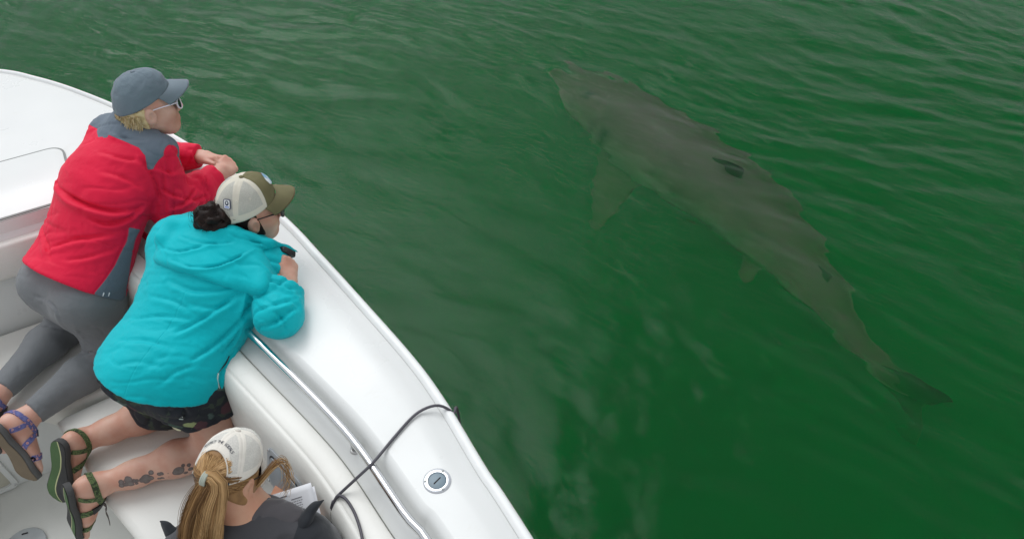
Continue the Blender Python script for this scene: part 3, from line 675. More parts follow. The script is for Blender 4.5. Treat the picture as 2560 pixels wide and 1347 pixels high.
def cap_xyz(ph, tt, ax=.108, ay=.088, H=.108, zr=.03, tilt=.036, front=0.):
    "ball-cap crown: ph round the head from the front, tt from rim to button"
    th = tt*np.pi/2; c_ = np.cos(th)**.86
    rx = ax*(1+front*np.cos(ph)); x = rx*np.cos(ph)*c_-.012; y = ay*np.sin(ph)*c_; z = zr+H*np.sin(th)**1.02+tilt*np.cos(ph)*(1-tt)**2.2+.012*np.clip(np.cos(ph), 0, 1)*np.sin(2*th)
    return np.stack([x, y, z], -1)
def make_cap(parent, c, M, crown_mat, bill_mat, name='cap', opening=None, wr=.0012, seed=0, bill_drop=.014, bill_len=.072, button_mat=None, rim_mat=None, **kw):
    n, k = (96 if opening is None else 300), 34; ph = np.linspace(-np.pi, np.pi, n, endpoint=False); t0 = np.zeros(n)
    if opening is not None:
        half_w, hgt = opening; d = np.abs(np.abs(ph)-np.pi); t0 = np.where(d < half_w, hgt*np.sqrt(np.clip(1-(d/half_w)**2, 0, 1))**.9, 0)
    T_ = t0[:, None]+(1-t0[:, None])*np.linspace(0, .995, k)[None]; PH = np.repeat(ph[:, None], k, 1)
    V = cap_xyz(PH, T_, **kw).reshape(-1, 3); F = grid_faces(n, k, cu=True)
    nn = V/np.linalg.norm(V, axis=1)[:, None]
    V = V+nn*(wr*(fbm(V*28+seed, 2)*2+creases(V, 22, (1, 1, 2.2), np.eye(3), 1., seed=seed)*.7))[:, None]
    aph = np.abs(PH).ravel(); tt = T_.ravel(); seam = np.min([np.abs(aph-s)*np.clip(1-tt, .02, 1) for s in (0, 1.08, 2.1, np.pi)], axis=0)
    V = V-nn*(.0011*np.exp(-(seam/.02)**2))[:, None]
    inner = V*.985-np.array([0, 0, .0]); W = c+V@M
    o = mk(name, W, F, crown_mat, parent, attrs={'aph': aph, 'tt': tt, 'edge': (T_-t0[:, None]).ravel()})
    sol = o.modifiers.new('thickness', 'SOLIDIFY'); sol.thickness = .0025; sol.offset = -1
    # bill
    nb, kb = 41, 12; pb = np.linspace(-1.12, 1.12, nb); s = np.linspace(0, 1, kb); B0 = cap_xyz(pb, np.zeros(nb), **kw); L = bill_len*np.clip(np.cos(pb*1.28), 0, 1)**.42
    rows = []
    for q in s:
        p = B0.copy(); p[:, 0] += L*q+.002; p[:, 1] *= 1+.02*q; p[:, 2] += -bill_drop*q**1.3-.020*(np.abs(p[:, 1])/.08)**2*q+.003; rows.append(p)
    top = np.stack(rows, 1).reshape(-1, 3); bot = top-np.array([0, 0, .0035]); V = np.vstack([top, bot]); g = grid_faces(nb, kb); F = g[:, ::-1].tolist()+(g+len(top)).tolist()
    ring = [i*kb+kb-1 for i in range(nb)]; F += [[ring[i], ring[i]+len(top), ring[i+1]+len(top), ring[i+1]] for i in range(nb-1)]
    mk('bill', c+V@M, F, bill_mat, o)
    top_ = cap_xyz(np.array([0.]), np.array([1.]), **kw)[0]; V, F = lathe([(.0085, -.002), (.008, .002), (.005, .004), (.0001, .0045)][::-1], 14); mk('button', c+(V+top_)@M, F, button_mat or bill_mat, o)
    return o
def under_cap(c, M, zr=.03, tilt=.036, crown=True):
    "the room inside a cap's crown, and everything below its rim"
    dome = ell(c+np.array([-.012, 0, zr])@M, (.101, .081, .098), M); rim = half(c+np.array([-.012, 0, zr-.004])@M, M[2]-M[0]*tilt/.108)
    return (lambda p: np.minimum(dome(p), rim(p))) if crown else rim
def sunglasses(parent, c, M, frame_mat, lens_mat):
    L = lambda *v: c+np.array(v)@M
    V, F = [], []; o = root('sunglasses', c); o.parent = parent; o.location = c-ORG[parent]
    for s in (1, -1):
        pts = [L(.112, s*.012, .012), L(.114, s*.020, -.018), L(.108, s*.045, -.024), L(.096, s*.062, -.012), L(.094, s*.064, .012), L(.108, s*.04, .018)]
        v, f = tube(np.vstack([crom(pts, 40, True), crom(pts, 40, True)[:1]]), .0028, 6, caps=False); mk('rim', v, f, frame_mat, o)
        ctr = np.mean(pts, 0); ring = crom(pts, 30, True); v = np.vstack([ctr+M[0]*.004, ring]); mk('lens', v, [(0, k+1, (k+1) % 30+1) for k in range(30)], lens_mat, o)
        v, f = tube(crom([L(.096, s*.066, .010), L(.06, s*.076, .012), L(.02, s*.082, .012), L(-.008, s*.083, .008), L(-.02, s*.081, -.004)], 20), [.004]*6+[.003]*14, 8, flat=.5); mk('temple', v, f, frame_mat, o)
    v, f = tube(crom([L(.112, .012, .010), L(.117, 0, .013), L(.112, -.012, .010)], 8), .0026, 6); mk('bridge', v, f, frame_mat, o)
    return o

def sandal(parent, o, M, f, sole_mat, edge_mat, strap_mat, ankle, side=1, flap=None, tread=None):
    "sole under a foot with toe, instep and heel straps"
    hw = [(0, .004), (.004, .017), (.016, .029), (.04, .034), (.08, .031), (.12, .034), (.16, .042), (.195, .0455), (.225, .040), (.243, .027), (.252, .010)]
    xs_ = np.interp(np.linspace(0, 1, 30), np.linspace(0, 1, len(hw)), [h[0] for h in hw]); ws = np.interp(xs_, [h[0] for h in hw], [h[1] for h in hw])
    bend = .006*np.sin(np.pi*np.clip((xs_-.08)/.11, 0, 1))-0.012*np.clip((xs_-.2)/.05, 0, 1)**2*-1; sk = .006*side*np.clip((xs_-.1)/.1, 0, 1)
    pr = [(1., -.002), (1.03, -.006), (1.04, -.012), (1.0, -.0155), (.93, -.019)]; V, F = [], []
    loop = lambda kx, dz: np.vstack([np.c_[xs_-.004, ws*kx+sk, bend+dz], np.c_[xs_[::-1]-.004, -ws[::-1]*kx+sk[::-1], bend[::-1]+dz]])
    rings = [loop(.9, .001)]+[loop(k, z) for k, z in pr]; n = len(rings[0]); V = np.vstack(rings); F = grid_faces(len(rings), n, cv=True).tolist(); m_ = n//2
    F += [[j, j+1, n-2-j, n-1-j] for j in range(m_-1)]; q = (len(rings)-1)*n; F += [[q+n-1-j, q+n-2-j, q+j+1, q+j] for j in range(m_-1)]
    s = root('sandal', o); s.parent = parent; s.location = o-ORG[parent]
    so_ = mk('sole', o+V@M, F, edge_mat, s, sharp=50)
    # tread: its own sheet under the sole
    tl = loop(.86, -.0198); Ft = [[n-1-j, n-2-j, j+1, j] for j in range(m_-1)]
    sub = 8; rowsT = np.stack([tl[:m_]*(1-k/sub)+tl[m_:][::-1]*(k/sub) for k in range(sub+1)], 1); W = rowsT.reshape(-1, 3); W = W+np.array([0, 0, -.0012])
    mk('tread', o+W@M, grid_faces(m_, sub+1, flip=False), sole_mat, so_, attrs={'lx': W[:, 0], 'ly': W[:, 1]*side})
    L = lambda *v: o+np.array(v)@M
    for pts, wd in (([(.185, .046*side, -.004), (.186, .02*side, .034), (.176, -.012*side, .034), (.165, -.045*side, -.004)], .020),
                    ([(.12, .036*side, -.004), (.112, .028*side, .04), (.100, 0, .07), (.108, -.028*side, .04), (.12, -.036*side, -.004)], .018),
                    ([(.105, .004*side, .066), (.07, .032*side, .062), (.03, .030*side, .056), (-.004, 0, .056), (.03, -.030*side, .056), (.07, -.032*side, .062), (.105, -.004*side, .066)], .019),
                    ([(.045, .036*side, -.004), (.05, .035*side, .03), (.055, .033*side, .060)], .016), ([(.045, -.036*side, -.004), (.05, -.035*side, .03), (.055, -.033*side, .060)], .016)):
        v, ff = strap_path(f, [L(*p) for p in pts], wd, .003, wdir=None); mk('strap', v, ff, strap_mat, s, sharp=50)
    v, ff = strap_path(f, [L(.112, .03*side, .036), L(.104, .012*side, .066), L(.106, -.012*side, .066)], .022, .006, n=12); mk('buckle', v, ff, SEAL, s, sharp=50)
    if flap is not None:
        p = crom([L(*q) for q in flap], 16); T, Nn, Bn = frames(p, M[2]); v = np.stack([p-M[0]*.009, p-M[0]*.009+Nn*.002, p+M[0]*.009+Nn*.002, p+M[0]*.009], 1).reshape(-1, 3); mk('strap_end', v, grid_faces(16, 4, cv=True), plain('webbing_brown', (.09, .075, .07), .8), s, sharp=50)
    return s
def cloth_mat(name, col, rough=.6, var=.05, sheen=.15, second=None, line=None, third=None, bst=.25, bs=420, wave=14, crumple=3.5):
    "col everywhere, second where attribute m1 > 0, third where m2 > 0, thin dark seam lines where |ln| is small"
    m, t, b = mat_new(name); n1 = noise(t, 5, 4)
    sh = lambda c: ramp(t, n1, [(.3, tuple(x*(1-var*2) for x in c)), (.7, tuple(min(1, x*(1+var)) for x in c))])
    c = sh(col)
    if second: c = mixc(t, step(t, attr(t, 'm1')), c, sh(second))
    if third: c = mixc(t, step(t, attr(t, 'm2')), c, sh(third))
    t.links.new(c, b.inputs['Base Color']); b.inputs['Roughness'].default_value = rough; b.inputs['Sheen Weight'].default_value = sheen; b.inputs['Specular IOR Level'].default_value = .16
    h = mth(t, 'ADD', mth(t, 'MULTIPLY', noise(t, bs, 2), .2), mth(t, 'MULTIPLY', noise(t, wave, 4, .6, dist=.4), 4))
    wn = N(t, 'ShaderNodeTexNoise'); wn.inputs['Scale'].default_value = 7; wn.inputs['Detail'].default_value = 3; t.links.new(coords(t), wn.inputs['Vector']); wa = t.nodes.new('ShaderNodeVectorMath'); wa.operation = 'MULTIPLY_ADD'; wa.inputs[1].default_value = (.09,)*3; t.links.new(wn.outputs['Color'], wa.inputs[0]); t.links.new(coords(t), wa.inputs[2])
    for sc_, k_ in ((8, crumple), (19, crumple*.35)):
        vo = N(t, 'ShaderNodeTexVoronoi'); vo.inputs['Scale'].default_value = sc_; t.links.new(wa.outputs[0], vo.inputs['Vector']); h = mth(t, 'ADD', h, mth(t, 'MULTIPLY', vo.outputs['Distance'], k_))
    if line:
        ln = N(t, 'ShaderNodeMapRange'); ln.inputs['From Min'].default_value = 0; ln.inputs['From Max'].default_value = .003; t.links.new(mth(t, 'ABSOLUTE', attr(t, 'ln')), ln.inputs['Value']); h = mth(t, 'ADD', h, mth(t, 'MULTIPLY', ln.outputs[0], 3))
    bump(t, b, h, bst, .004); return m
SKIN1 = skin('skin_pale', (.66, .40, .31)); SKIN2 = skin('skin_warm', (.60, .36, .26)); SKIN3 = skin('skin_tanned', (.56, .31, .20))
LENS = plain('dark_lens', (.03, .02, .035), .12, var=.05, bst=0)

# ================================================================ person in the red and grey jacket
def red_person():
    H = P(195, 690, .86); Nk = P(328, 330, 1.235); SR = P(388, 384, 1.185); SL = P(284, 342, 1.18)
    ER = P(432, 522, 1.005); WR = P(543, 437, 1.003); EL = P(405, 395, 1.0); WL = P(500, 391, 1.012)
    rt = nrm(SR-SL); sp = nrm(Nk-H); rt = nrm(rt-np.dot(rt, sp)*sp*.6); bn = nrm(np.cross(rt, sp))
    KR, AR_ = P(266, 902, .555), P(64, 1046, .57); KL, AL = P(168, 818, .555), P(-6, 985, .575)
    fw = nrm(np.array([rt[1]*-1, rt[0], 0])); HR = H+rt*.095-bn*.02-sp*.03; HL = H-rt*.095-bn*.02-sp*.03
    hc = P(368, 262, 1.32); hf = nrm((.81, .55, -.06)); Mh = axes(hf, (.0, .10, 1))*.94; 
    Ch = H+(Nk-H)*.62+bn*.012
    # body
    legs = leg_prims(HR, KR, AR_, .088, .058, .055, .036)+leg_prims(HL, KL, AL, .088, .058, .055, .036)
    torso = [ecap(H, Ch, .15, .15, rt, .62), ecap(Ch, Nk, .12, .05, rt, .7), cap(SL, SR, .05), cap(SR, ER, .045, .04), cap(ER, WR, .038, .026), cap(SL, EL, .045, .04), cap(EL, WL, .038, .026)]
    core = U(.04, *torso, *legs)
    lo, hi = bounds([H, Nk, SR, SL, ER, WR, EL, WL, KR, KL, AR_, AL], .12); pieces = [sdf_mesh(core, lo, hi, .011)]
    hd = head_sdf(hc, Mh, Nk); pieces.append(sdf_mesh(hd, *bounds([hc, Nk], .14), .004))
    Mr = axes(WR-ER+np.array([.0, .05, .0]), (.45, -.35, .8)); hr = U(.01, hand_sdf(WR, Mr, 1, (72, 88, 40), 0, (.8, .45, -.5), .98), cap(ER+(WR-ER)*.6, WR, .03, .026))
    pieces.append(sdf_mesh(hr, *bounds([WR, WR+Mr[0]*.12], .09), .0032))
    Ml = axes(nrm(P(548, 396, 1.02)-WL), (-.1, .55, .8)); hl = U(.01, hand_sdf(WL, Ml, -1, (40, 55, 35), .02, (.8, .35, -.1), .98, 10), cap(EL+(WL-EL)*.6, WL, .03, .026))
    pieces.append(sdf_mesh(hl, *bounds([WL, WL+Ml[0]*.14], .09), .0032))
    Mf = axes((.34, -.34, -.86), (.36, .85, -.42)); of = AR_-Mf[0]*.052-Mf[2]*.085; ft = foot_sdf(of, Mf, AR_, 1); ft2 = U(.02, ft, cap(AR_, AR_+(KR-AR_)*.3, .036, .043))
    pieces.append(sdf_mesh(ft2, *bounds([of, of+Mf[0]*.26, AR_+(KR-AR_)*.3], .06), .0042))
    Mg = axes((.18, -.36, -.9), (.5, .85, -.2)); og = AL-Mg[0]*.052-Mg[2]*.085; fg = foot_sdf(og, Mg, AL, -1); fg2 = U(.02, fg, cap(AL, AL+(KL-AL)*.3, .036, .043)); pieces.append(sdf_mesh(fg2, *bounds([og, og+Mg[0]*.26, AL+(KL-AL)*.3], .06), .006))
    V, F = joinq(*pieces); base = np.array([H[0], H[1], .5])
    per = mk('person', V, F, SKIN1, org=base); tag(per, 'person in red and grey jacket and grey leggings kneeling and leaning on the gunwale', 'person')
    # leggings
    lp = [cap(HR, KR, .093, .068), cap(KR, KR+(AR_-KR)*.3+(0, 0, .014), .066, .066), cap(KR+(AR_-KR)*.3+(0, 0, .014), AR_, .066, .042)]
    lq = [cap(HL, KL, .093, .068), cap(KL, KL+(AL-KL)*.3+(0, 0, .014), .066, .066), cap(KL+(AL-KL)*.3+(0, 0, .014), AL, .066, .042)]
    but = [ell(HR-sp*.035+bn*.045, (.099, .099, .099)), ell(HL-sp*.035+bn*.045, (.099, .099, .099)), ecap(H-sp*.03, H+sp*.10, .155, .155, rt, .66)]
    cutR = half(AR_+(KR-AR_)*.09, AR_-KR); cutL = half(AL+(KL-AL)*.06, AL-KL)
    lr = both(U(.03, *lp), cutR, .004); ll = both(U(.03, *lq), cutL, .004)
    lf = lambda p: smin(smin(lr(p), ll(p), .02), U(.05, *but)(p), .06)
    V, F = sdf_mesh(lf, *bounds([H, HR, HL, KR, KL, AR_, AL], .15), .0062); Nn = vnormals(V, F); Ml_ = axes(sp, bn)
    V = V+Nn*(.0016*creases(V, 15, (2.4, 1, 1), Ml_, 1., seed=4)+folds(V, Nn, lf, [([(70, 800), (120, 818), (170, 828)], .005, .006), ([(208, 885), (232, 880), (258, 890)], .005, .006), ([(90, 740), (140, 770), (165, 820)], .004, .008), ([(180, 765), (200, 830), (212, 880)], .003, .006)]))[:, None]
    lm = cloth_mat('grey_leggings', (.185, .195, .205), .62, second=(.125, .135, .145), bst=.15, wave=30)
    mk('leggings', V, F, lm, per, attrs={'m1': -np.ones(len(V)), 'ln': np.ones(len(V))})
    # jacket
    He = H-sp*.012+bn*.0
    tor = U(.07, ecap(He-sp*.06, Ch, .212, .178, rt, .62), ecap(Ch, Nk-sp*.03, .165, .078, rt, .7), cap(SL, SR, .072), ell(H+bn*.045-sp*.06, (.17, .17, .14)))
    armR = U(.035, cap(SR, ER, .080, .072), cap(ER, ER+(WR-ER)*.55, .070, .058), cap(ER+(WR-ER)*.5, WR, .060, .046)); armL = U(.035, cap(SL, EL, .078, .066), cap(EL, WL, .070, .046))
    armR = both(armR, half(WR-nrm(WR-ER)*.004, WR-ER), .004); armL = both(armL, half(WL-nrm(WL-EL)*.004, WL-EL), .004)
    hem = both(tor, half(He+bn*.02, -sp+bn*.10), .006)
    nd = nrm(hc-Nk); col_ = minus(both(ecap(Nk-nd*.03, Nk+nd*.07, .092, .078, rt, .95), half(Nk+nd*.052, nd-.25*hf), .004), cap(Nk, Nk+nd*.2, .066, .064), .004)
    jf = lambda p: smin(smin(smin(hem(p), armR(p), .022), armL(p), .04), col_(p), .02)
    jf0 = U(.05, hem, armR, armL)
    V, F = sdf_mesh(jf, *bounds([He, Nk, SR, SL, ER, WR, EL, WL, hc], .25), .0062); Nn = vnormals(V, F)
    Mt = np.array([rt, sp, bn]); q = (V-H)@Mt.T
    lines = [([(140, 455), (175, 492), (225, 515), (285, 528), (345, 522)], .013, .012), ([(355, 400), (380, 440), (395, 480), (400, 500)], .010, .010), ([(225, 545), (270, 560), (320, 545), (355, 515)], .008, .009), ([(400, 470), (440, 490), (480, 500), (520, 490)], .007, .009),
             ([(375, 415), (420, 430), (470, 440)], .006, .008), ([(120, 620), (180, 600), (250, 590), (330, 570)], .006, .012), ([(100, 560), (115, 610), (125, 650)], .005, .010), ([(250, 380), (300, 395), (345, 400)], .004, .010), ([(270, 330), (310, 345), (365, 350)], .004, .008), ([(430, 520), (465, 505), (490, 470)], .008, .008), ([(500, 430), (515, 450), (520, 475)], .005, .006), ([(170, 650), (230, 640), (290, 620)], .004, .010), ([(255, 430), (310, 445), (350, 470)], .004, .011)]
    wr = folds(V, Nn, jf0, lines)+creases(V, 7.5, (.6, 2.7, .8), axes(rt+sp*.3, bn), .0024, .11, 2)+.003*pn(V*6+3)+creases(V, 19, (1.4, 1, 1), axes(rt+sp*.6, bn), .0015, .16, 8)
    sl = armR(V) < hem(V); wr = wr+np.where(sl, creases(V, 9, (2.4, 1, 1), axes(WR-ER+.5*(ER-SR), bn), .0045, .15, 37), 0)
    V = V+Nn*wr[:, None]
    cut = lambda L: [(np.dot(hit(jf0, x, y)-H, rt), np.dot(hit(jf0, x, y)-H, sp)) for x, y in L]
    yoke = cut([(236, 318), (262, 332), (305, 352), (343, 368), (358, 388), (362, 424), (376, 420), (402, 388), (434, 353)]); yoke = yoke+[(.16, .9), (-.3, .9), (-.3, yoke[0][1])]
    panel_ = cut([(347, 573), (330, 605), (290, 665), (238, 733)]); panel_ = [(panel_[0][0]+.10, panel_[0][1]+.03)]+panel_+[(panel_[-1][0]-.01, -.3), (.5, -.3), (.5, panel_[0][1])]
    m1 = np.maximum(poly_sd(q[:, :2], yoke), poly_sd(q[:, :2], panel_))
    arm_d = np.minimum(armR(V), armL(V)); onarm = (arm_d < hem(V)-.01) & (q[:, 1] < .9) & ((V-SR)@nrm(ER-SR) > .075)
    m1 = np.where(arm_d < hem(V)-.015, np.minimum(m1, -.004), m1); m1 = np.maximum(m1, np.where(arm_d < hem(V)-.015, np.minimum(poly_sd(q[:, :2], yoke), .06-np.where(armR(V) < armL(V), (V-SR)@nrm(ER-SR), (V-SL)@nrm(EL-SL)+.05)), -1)); colm = col_(V) < .006; m1 = np.where(colm, .05, m1)
    jm = cloth_mat('red_nylon', (.75, .012, .055), .6, sheen=.04, second=(.14, .175, .215), line=True, bst=.22, wave=22)
    jk = mk('jacket', V, F, jm, per, attrs={'m1': m1, 'ln': m1+.0015})
    # white pull tab at the hem
    for dx in (0, 1):
        c0 = hit(jf0, 262+dx*14, 733); Mx = axes(rt, bn); v, f = prism(rrect(.007, .014, .003, 3), 0, .0015, 0); mk('print', v@Mx+c0+bn*.004-sp*.004, f, plain('white_print', (.62, .66, .68), .6, bst=0), jk)
    # head gear
    hm = hairmat('blond_hair', (.50, .36, .17), (.70, .55, .31), (.82, .70, .48)); L = lambda *v: hc+np.array(v)@Mh
    hair_f = both(both(off(head_sdf(hc, Mh, Nk-nd*.02, ears=False), .008), half(L(.035, 0, 0), hf), .01), half(L(0, 0, -.085), -Mh[2]), .01)
    V, F = sdf_mesh(both(both(hair_f, under_cap(hc, Mh, crown=False), .004), half(L(-.022, 0, 0), hf), .01), *bounds([hc], .16), .0048)
    hv = V; tone = [np.clip(.4+fbm(V*np.array([60, 60, 60]), 2)*.5, 0, 1)]
    rs = np.random.RandomState(5); paths = []
    for k in range(520):
        a = R(108+rs.rand()*144); z = -.02-.05*rs.rand()
        if abs(a-np.pi) > R(75): z = .02-.05*rs.rand()
        st_ = L(.094*math.cos(a)-.018, .083*math.sin(a), z+.02); l = .02+.028*rs.rand(); dn = -Mh[2]*.9+.45*(math.cos(a)*Mh[0]*1.0+math.sin(a)*Mh[1])*rs.rand()*.7+.25*rs.normal(size=3)*.5-Mh[0]*.1
        paths.append(np.array([st_, st_+dn*l*.5, st_+dn*l+(rs.normal(size=3)*.006)-(math.cos(a)*Mh[0]+math.sin(a)*Mh[1])*.006]))
    v2, f2 = strands(paths, .0013, .0005); tone.append(np.repeat(rs.rand(len(paths)), 9))
    V, F = joinq((hv, F), (v2, f2)); mk('hair', V, F, hm, per, attrs={'tone': np.concatenate(tone)})
    cm = cloth_mat('slate_cap_cloth', (.155, .205, .24), .7, bst=.2, wave=60); m0 = plain('slate_bill', (.165, .215, .25), .7, bs=500)
    cp = make_cap(per, hc, Mh, cm, m0, seed=3, wr=.0014, ax=.104, ay=.085, H=.103)
    v, f = prism(rrect(.022, .005, .002, 3), 0, .001, 0); 
    sunglasses(per, hc, Mh, plain('white_frame', (.78, .74, .82), .3, bst=0), LENS)
    # sandal
    m, t, b = mat_new('woven_strap'); v_ = N(t, 'ShaderNodeTexVoronoi'); v_.inputs['Scale'].default_value = 75; t.links.new(coords(t), v_.inputs['Vector']); t.links.new(ramp(t, v_.outputs['Distance'], [(.0, (.55, .16, .12)), (.28, (.50, .30, .33)), (.42, (.09, .10, .28)), (.75, (.16, .17, .38))]), b.inputs['Base Color']); b.inputs['Roughness'].default_value = .85
    tan = plain('tan_tread', (.20, .155, .105), .85, bs=60, bst=.6); ru = plain('grey_rubber', (.10, .10, .10), .8)
    sandal(per, of, Mf, ft, tan, ru, m, AR_, 1); sandal(per, og, Mg, fg, tan, ru, m, AL, -1)
    return jf
RED = red_person()

# ================================================================ person in the teal jacket
def trucker_mat(name, cream, mesh_c, front=None, split=1.0):
    m, t, b = mat_new(name); aph = attr(t, 'aph'); tt = attr(t, 'tt'); ed = attr(t, 'edge')
    wv = N(t, 'ShaderNodeTexVoronoi'); wv.inputs['Scale'].default_value = 330; t.links.new(coords(t), wv.inputs['Vector'])
    net = ramp(t, wv.outputs['Distance'], [(.2, tuple(c*.84 for c in mesh_c)), (.7, mesh_c)])
    sh = noise(t, 9, 3); col = mixc(t, mth(t, 'MULTIPLY', sh, .25), net, tuple(c*.7 for c in mesh_c))
    w_ = mth(t, 'MAXIMUM', mth(t, 'SUBTRACT', 1, tt), .06); dist = None
    for s in (1.06, 2.1, math.pi):
        d = mth(t, 'MULTIPLY', mth(t, 'ABSOLUTE', mth(t, 'SUBTRACT', aph, s)), w_); dist = d if dist is None else mth(t, 'MINIMUM', dist, d)
    tape = mth(t, 'MAXIMUM', step(t, mth(t, 'SUBTRACT', .075, dist), .006), step(t, mth(t, 'SUBTRACT', .14, ed), .006))
    col = mixc(t, tape, col, cream)
    if front: col = mixc(t, step(t, mth(t, 'SUBTRACT', split, aph), .012), col, front)
    t.links.new(col, b.inputs['Base Color']); b.inputs['Roughness'].default_value = .85
    bump(t, b, mth(t, 'ADD', wv.outputs['Distance'], mth(t, 'MULTIPLY', tape, .8)), .35, .0012); return m
def teal_person():
    H = P(432, 896, .865); Nk = P(578, 604, 1.075); SR = P(668, 668, 1.035); SL = P(450, 612, 1.045)
    ER = P(698, 786, 1.005); WR = P(722, 706, 1.03); EL = P(490, 590, .99); WL = P(560, 602, .985)
    rt = nrm(SR-SL); sp = nrm(Nk-H); rt = nrm(rt-np.dot(rt, sp)*sp*.8); bn = nrm(np.cross(rt, sp))
    KR, AR_ = P(545, 1122, .555), P(248, 1210, .56); KL, AL = P(430, 1022, .555), P(208, 1098, .57)
    HR = H+rt*.095-bn*.03-sp*.03; HL = H-rt*.095-bn*.03-sp*.03
    hc = P(624, 526, 1.17); hf = nrm((.81, .50, -.14)); Mh = axes(hf, (.0, .05, 1))*.91; L = lambda *v: hc+np.array(v)@Mh; Ch = H+(Nk-H)*.62+bn*.012; nd = nrm(hc-Nk)
    thR = [cap(HR, KR, .086, .062)]; 
    def calf(k, a): mid = k+(a-k)*.34+np.array([0, 0, .016]); return [cap(k, mid, .054, .057), cap(mid, k+(a-k)*.72, .056, .040), cap(k+(a-k)*.7, a, .040, .035)]
    legs = U(.035, *thR, *calf(KR, AR_)); legl = U(.035, cap(HL, KL, .086, .060), *calf(KL, AL))
    torso = U(.04, ecap(H, Ch, .15, .15, rt, .62), ecap(Ch, Nk, .12, .05, rt, .7), cap(SL, SR, .05), cap(SR, ER, .045, .04), cap(ER, WR, .038, .026), cap(SL, EL, .045, .04), cap(EL, WL, .038, .026))
    pieces = [sdf_mesh(torso, *bounds([H, Nk, SR, SL, ER, WR, EL, WL], .17), .011)]
    hd = head_sdf(hc, Mh, Nk); pieces.append(sdf_mesh(hd, *bounds([hc, Nk], .14), .004))
    Mr = axes(nrm(P(726, 650, 1.06)-WR), (.85, -.25, .35)); hr = U(.01, hand_sdf(WR, Mr, 1, (62, 80, 45), 0, (.85, .35, -.35), .88, 20), cap(ER+(WR-ER)*.6, WR, .032, .027)); pieces.append(sdf_mesh(hr, *bounds([WR, WR+Mr[0]*.12], .09), .0032))
    hl = hand_sdf(WL, axes(nrm(np.array([.8, .5, .2])), (-.2, .3, .9)), -1, (40, 50, 30)); pieces.append(sdf_mesh(hl, *bounds([WL], .2), .005))
    Mf = axes((-.22, -.18, -.96), (.72, .64, -.16)); of = AR_-Mf[0]*.048-Mf[2]*.078; ft = foot_sdf(of, Mf, AR_, -1)
    Mg = axes((-.20, -.40, -.90), (.22, .80, -.56)); og = AL-Mg[0]*.052-Mg[2]*.085; fg = foot_sdf(og, Mg, AL, 1)
    fr = U(.02, legs, ft); fl = U(.02, legl, fg)
    pieces.append(sdf_mesh(fr, *bounds([HR, KR, AR_, of, of+Mf[0]*.26], .11), .0046)); pieces.append(sdf_mesh(fl, *bounds([HL, KL, AL, og, og+Mg[0]*.26], .11), .0046))
    V, F = joinq(*pieces)
    # ink: paw prints up the right calf
    k2 = 2.0825; blobs = [(930, 993, 27), (915, 1000, 17), (945, 985, 15), (953, 962, 11), (983, 960, 11), (992, 982, 13), (1003, 977, 10), (968, 1000, 11), (762, 1032, 27), (742, 1038, 17), (784, 1030, 17), (765, 1048, 14), (787, 1000, 14), (829, 1008, 12), (842, 1005, 12), (830, 1030, 11), (846, 1028, 11), (812, 1048, 8), (826, 1046, 8), (668, 1040, 20), (680, 1056, 17), (655, 1062, 13), (630, 1050, 14), (633, 1068, 14), (662, 1030, 12), (698, 1043, 11), (713, 1042, 10), (692, 1060, 9), (712, 1056, 9), (876, 1003, 5), (880, 1022, 4)]
    ink = np.full(len(V), -.05); near = np.where(((V-KR)@nrm(AR_-KR) > -.02) & (np.abs(fr(V)) < .006))[0]; tone = np.zeros(len(V))
    for x, y, r_ in blobs:
        c0 = hit(fr, x/k2, 700+y/k2); ink[near] = np.maximum(ink[near], r_/k2/775-np.linalg.norm(V[near]-c0, axis=1))
    m = skin('skin_inked', (.62, .375, .28)); t = m.node_tree; b = t.nodes['Principled BSDF']; src = b.inputs['Base Color'].links[0].from_socket
    iv = ramp(t, noise(t, 55, 3), [(.35, (.06, .065, .07)), (.7, (.16, .16, .155))]); edge_ = step(t, mth(t, 'SUBTRACT', .0028, attr(t, 'ink')), .001); iv = mixc(t, edge_, iv, (.05, .052, .06))
    t.links.new(mixc(t, mth(t, 'MULTIPLY', step(t, attr(t, 'ink'), .0009), .88), src, iv), b.inputs['Base Color'])
    per = mk('person', V, F, m, org=np.array([H[0], H[1], .5]), attrs={'ink': ink}); tag(per, 'person in teal hooded jacket and dark flowered shorts kneeling on the bow seat', 'person')
    # shorts
    def leg_cl(h_, k, r0, r1, upto, tw): e = h_+(k-h_)*upto; return both(cap(h_, e+(k-h_)*.2, r0, r1), half(e, (k-h_)+tw), .005)
    sr = leg_cl(HR, KR, .112, .112, .42, bn*-.02); sl_ = leg_cl(HL, KL, .118, .126, .86, bn*.0)
    pel = U(.05, ecap(H-sp*.02, H+sp*.08, .165, .16, rt, .7), ell(HR-sp*.04+bn*.05, (.11, .11, .11)), ell(HL-sp*.04+bn*.05, (.11, .11, .11)))
    sf = lambda p: smin(smin(sr(p), sl_(p), .012), pel(p), .05)
    V, F = sdf_mesh(sf, *bounds([H, HR, HL, KR, KL], .16), .006); Nn = vnormals(V, F); Mt = np.array([rt, sp, bn])
    V = V+Nn*(creases(V, 9, (2.2, 1, 1.6), Mt, .0055, .16, 6)+.004*pn(V*11))[:, None]
    m, t, b = mat_new('flowered_cloth'); co = coords(t)
    vo = N(t, 'ShaderNodeTexVoronoi'); vo.inputs['Scale'].default_value = 14; vo.inputs['Randomness'].default_value = .9; nz = N(t, 'ShaderNodeTexNoise'); nz.inputs['Scale'].default_value = 40; t.links.new(co, nz.inputs['Vector'])
    ad = t.nodes.new('ShaderNodeVectorMath'); ad.operation = 'MULTIPLY_ADD'; ad.inputs[1].default_value = (.030,)*3; t.links.new(nz.outputs['Color'], ad.inputs[0]); t.links.new(co, ad.inputs[2]); t.links.new(ad.outputs[0], vo.inputs['Vector'])
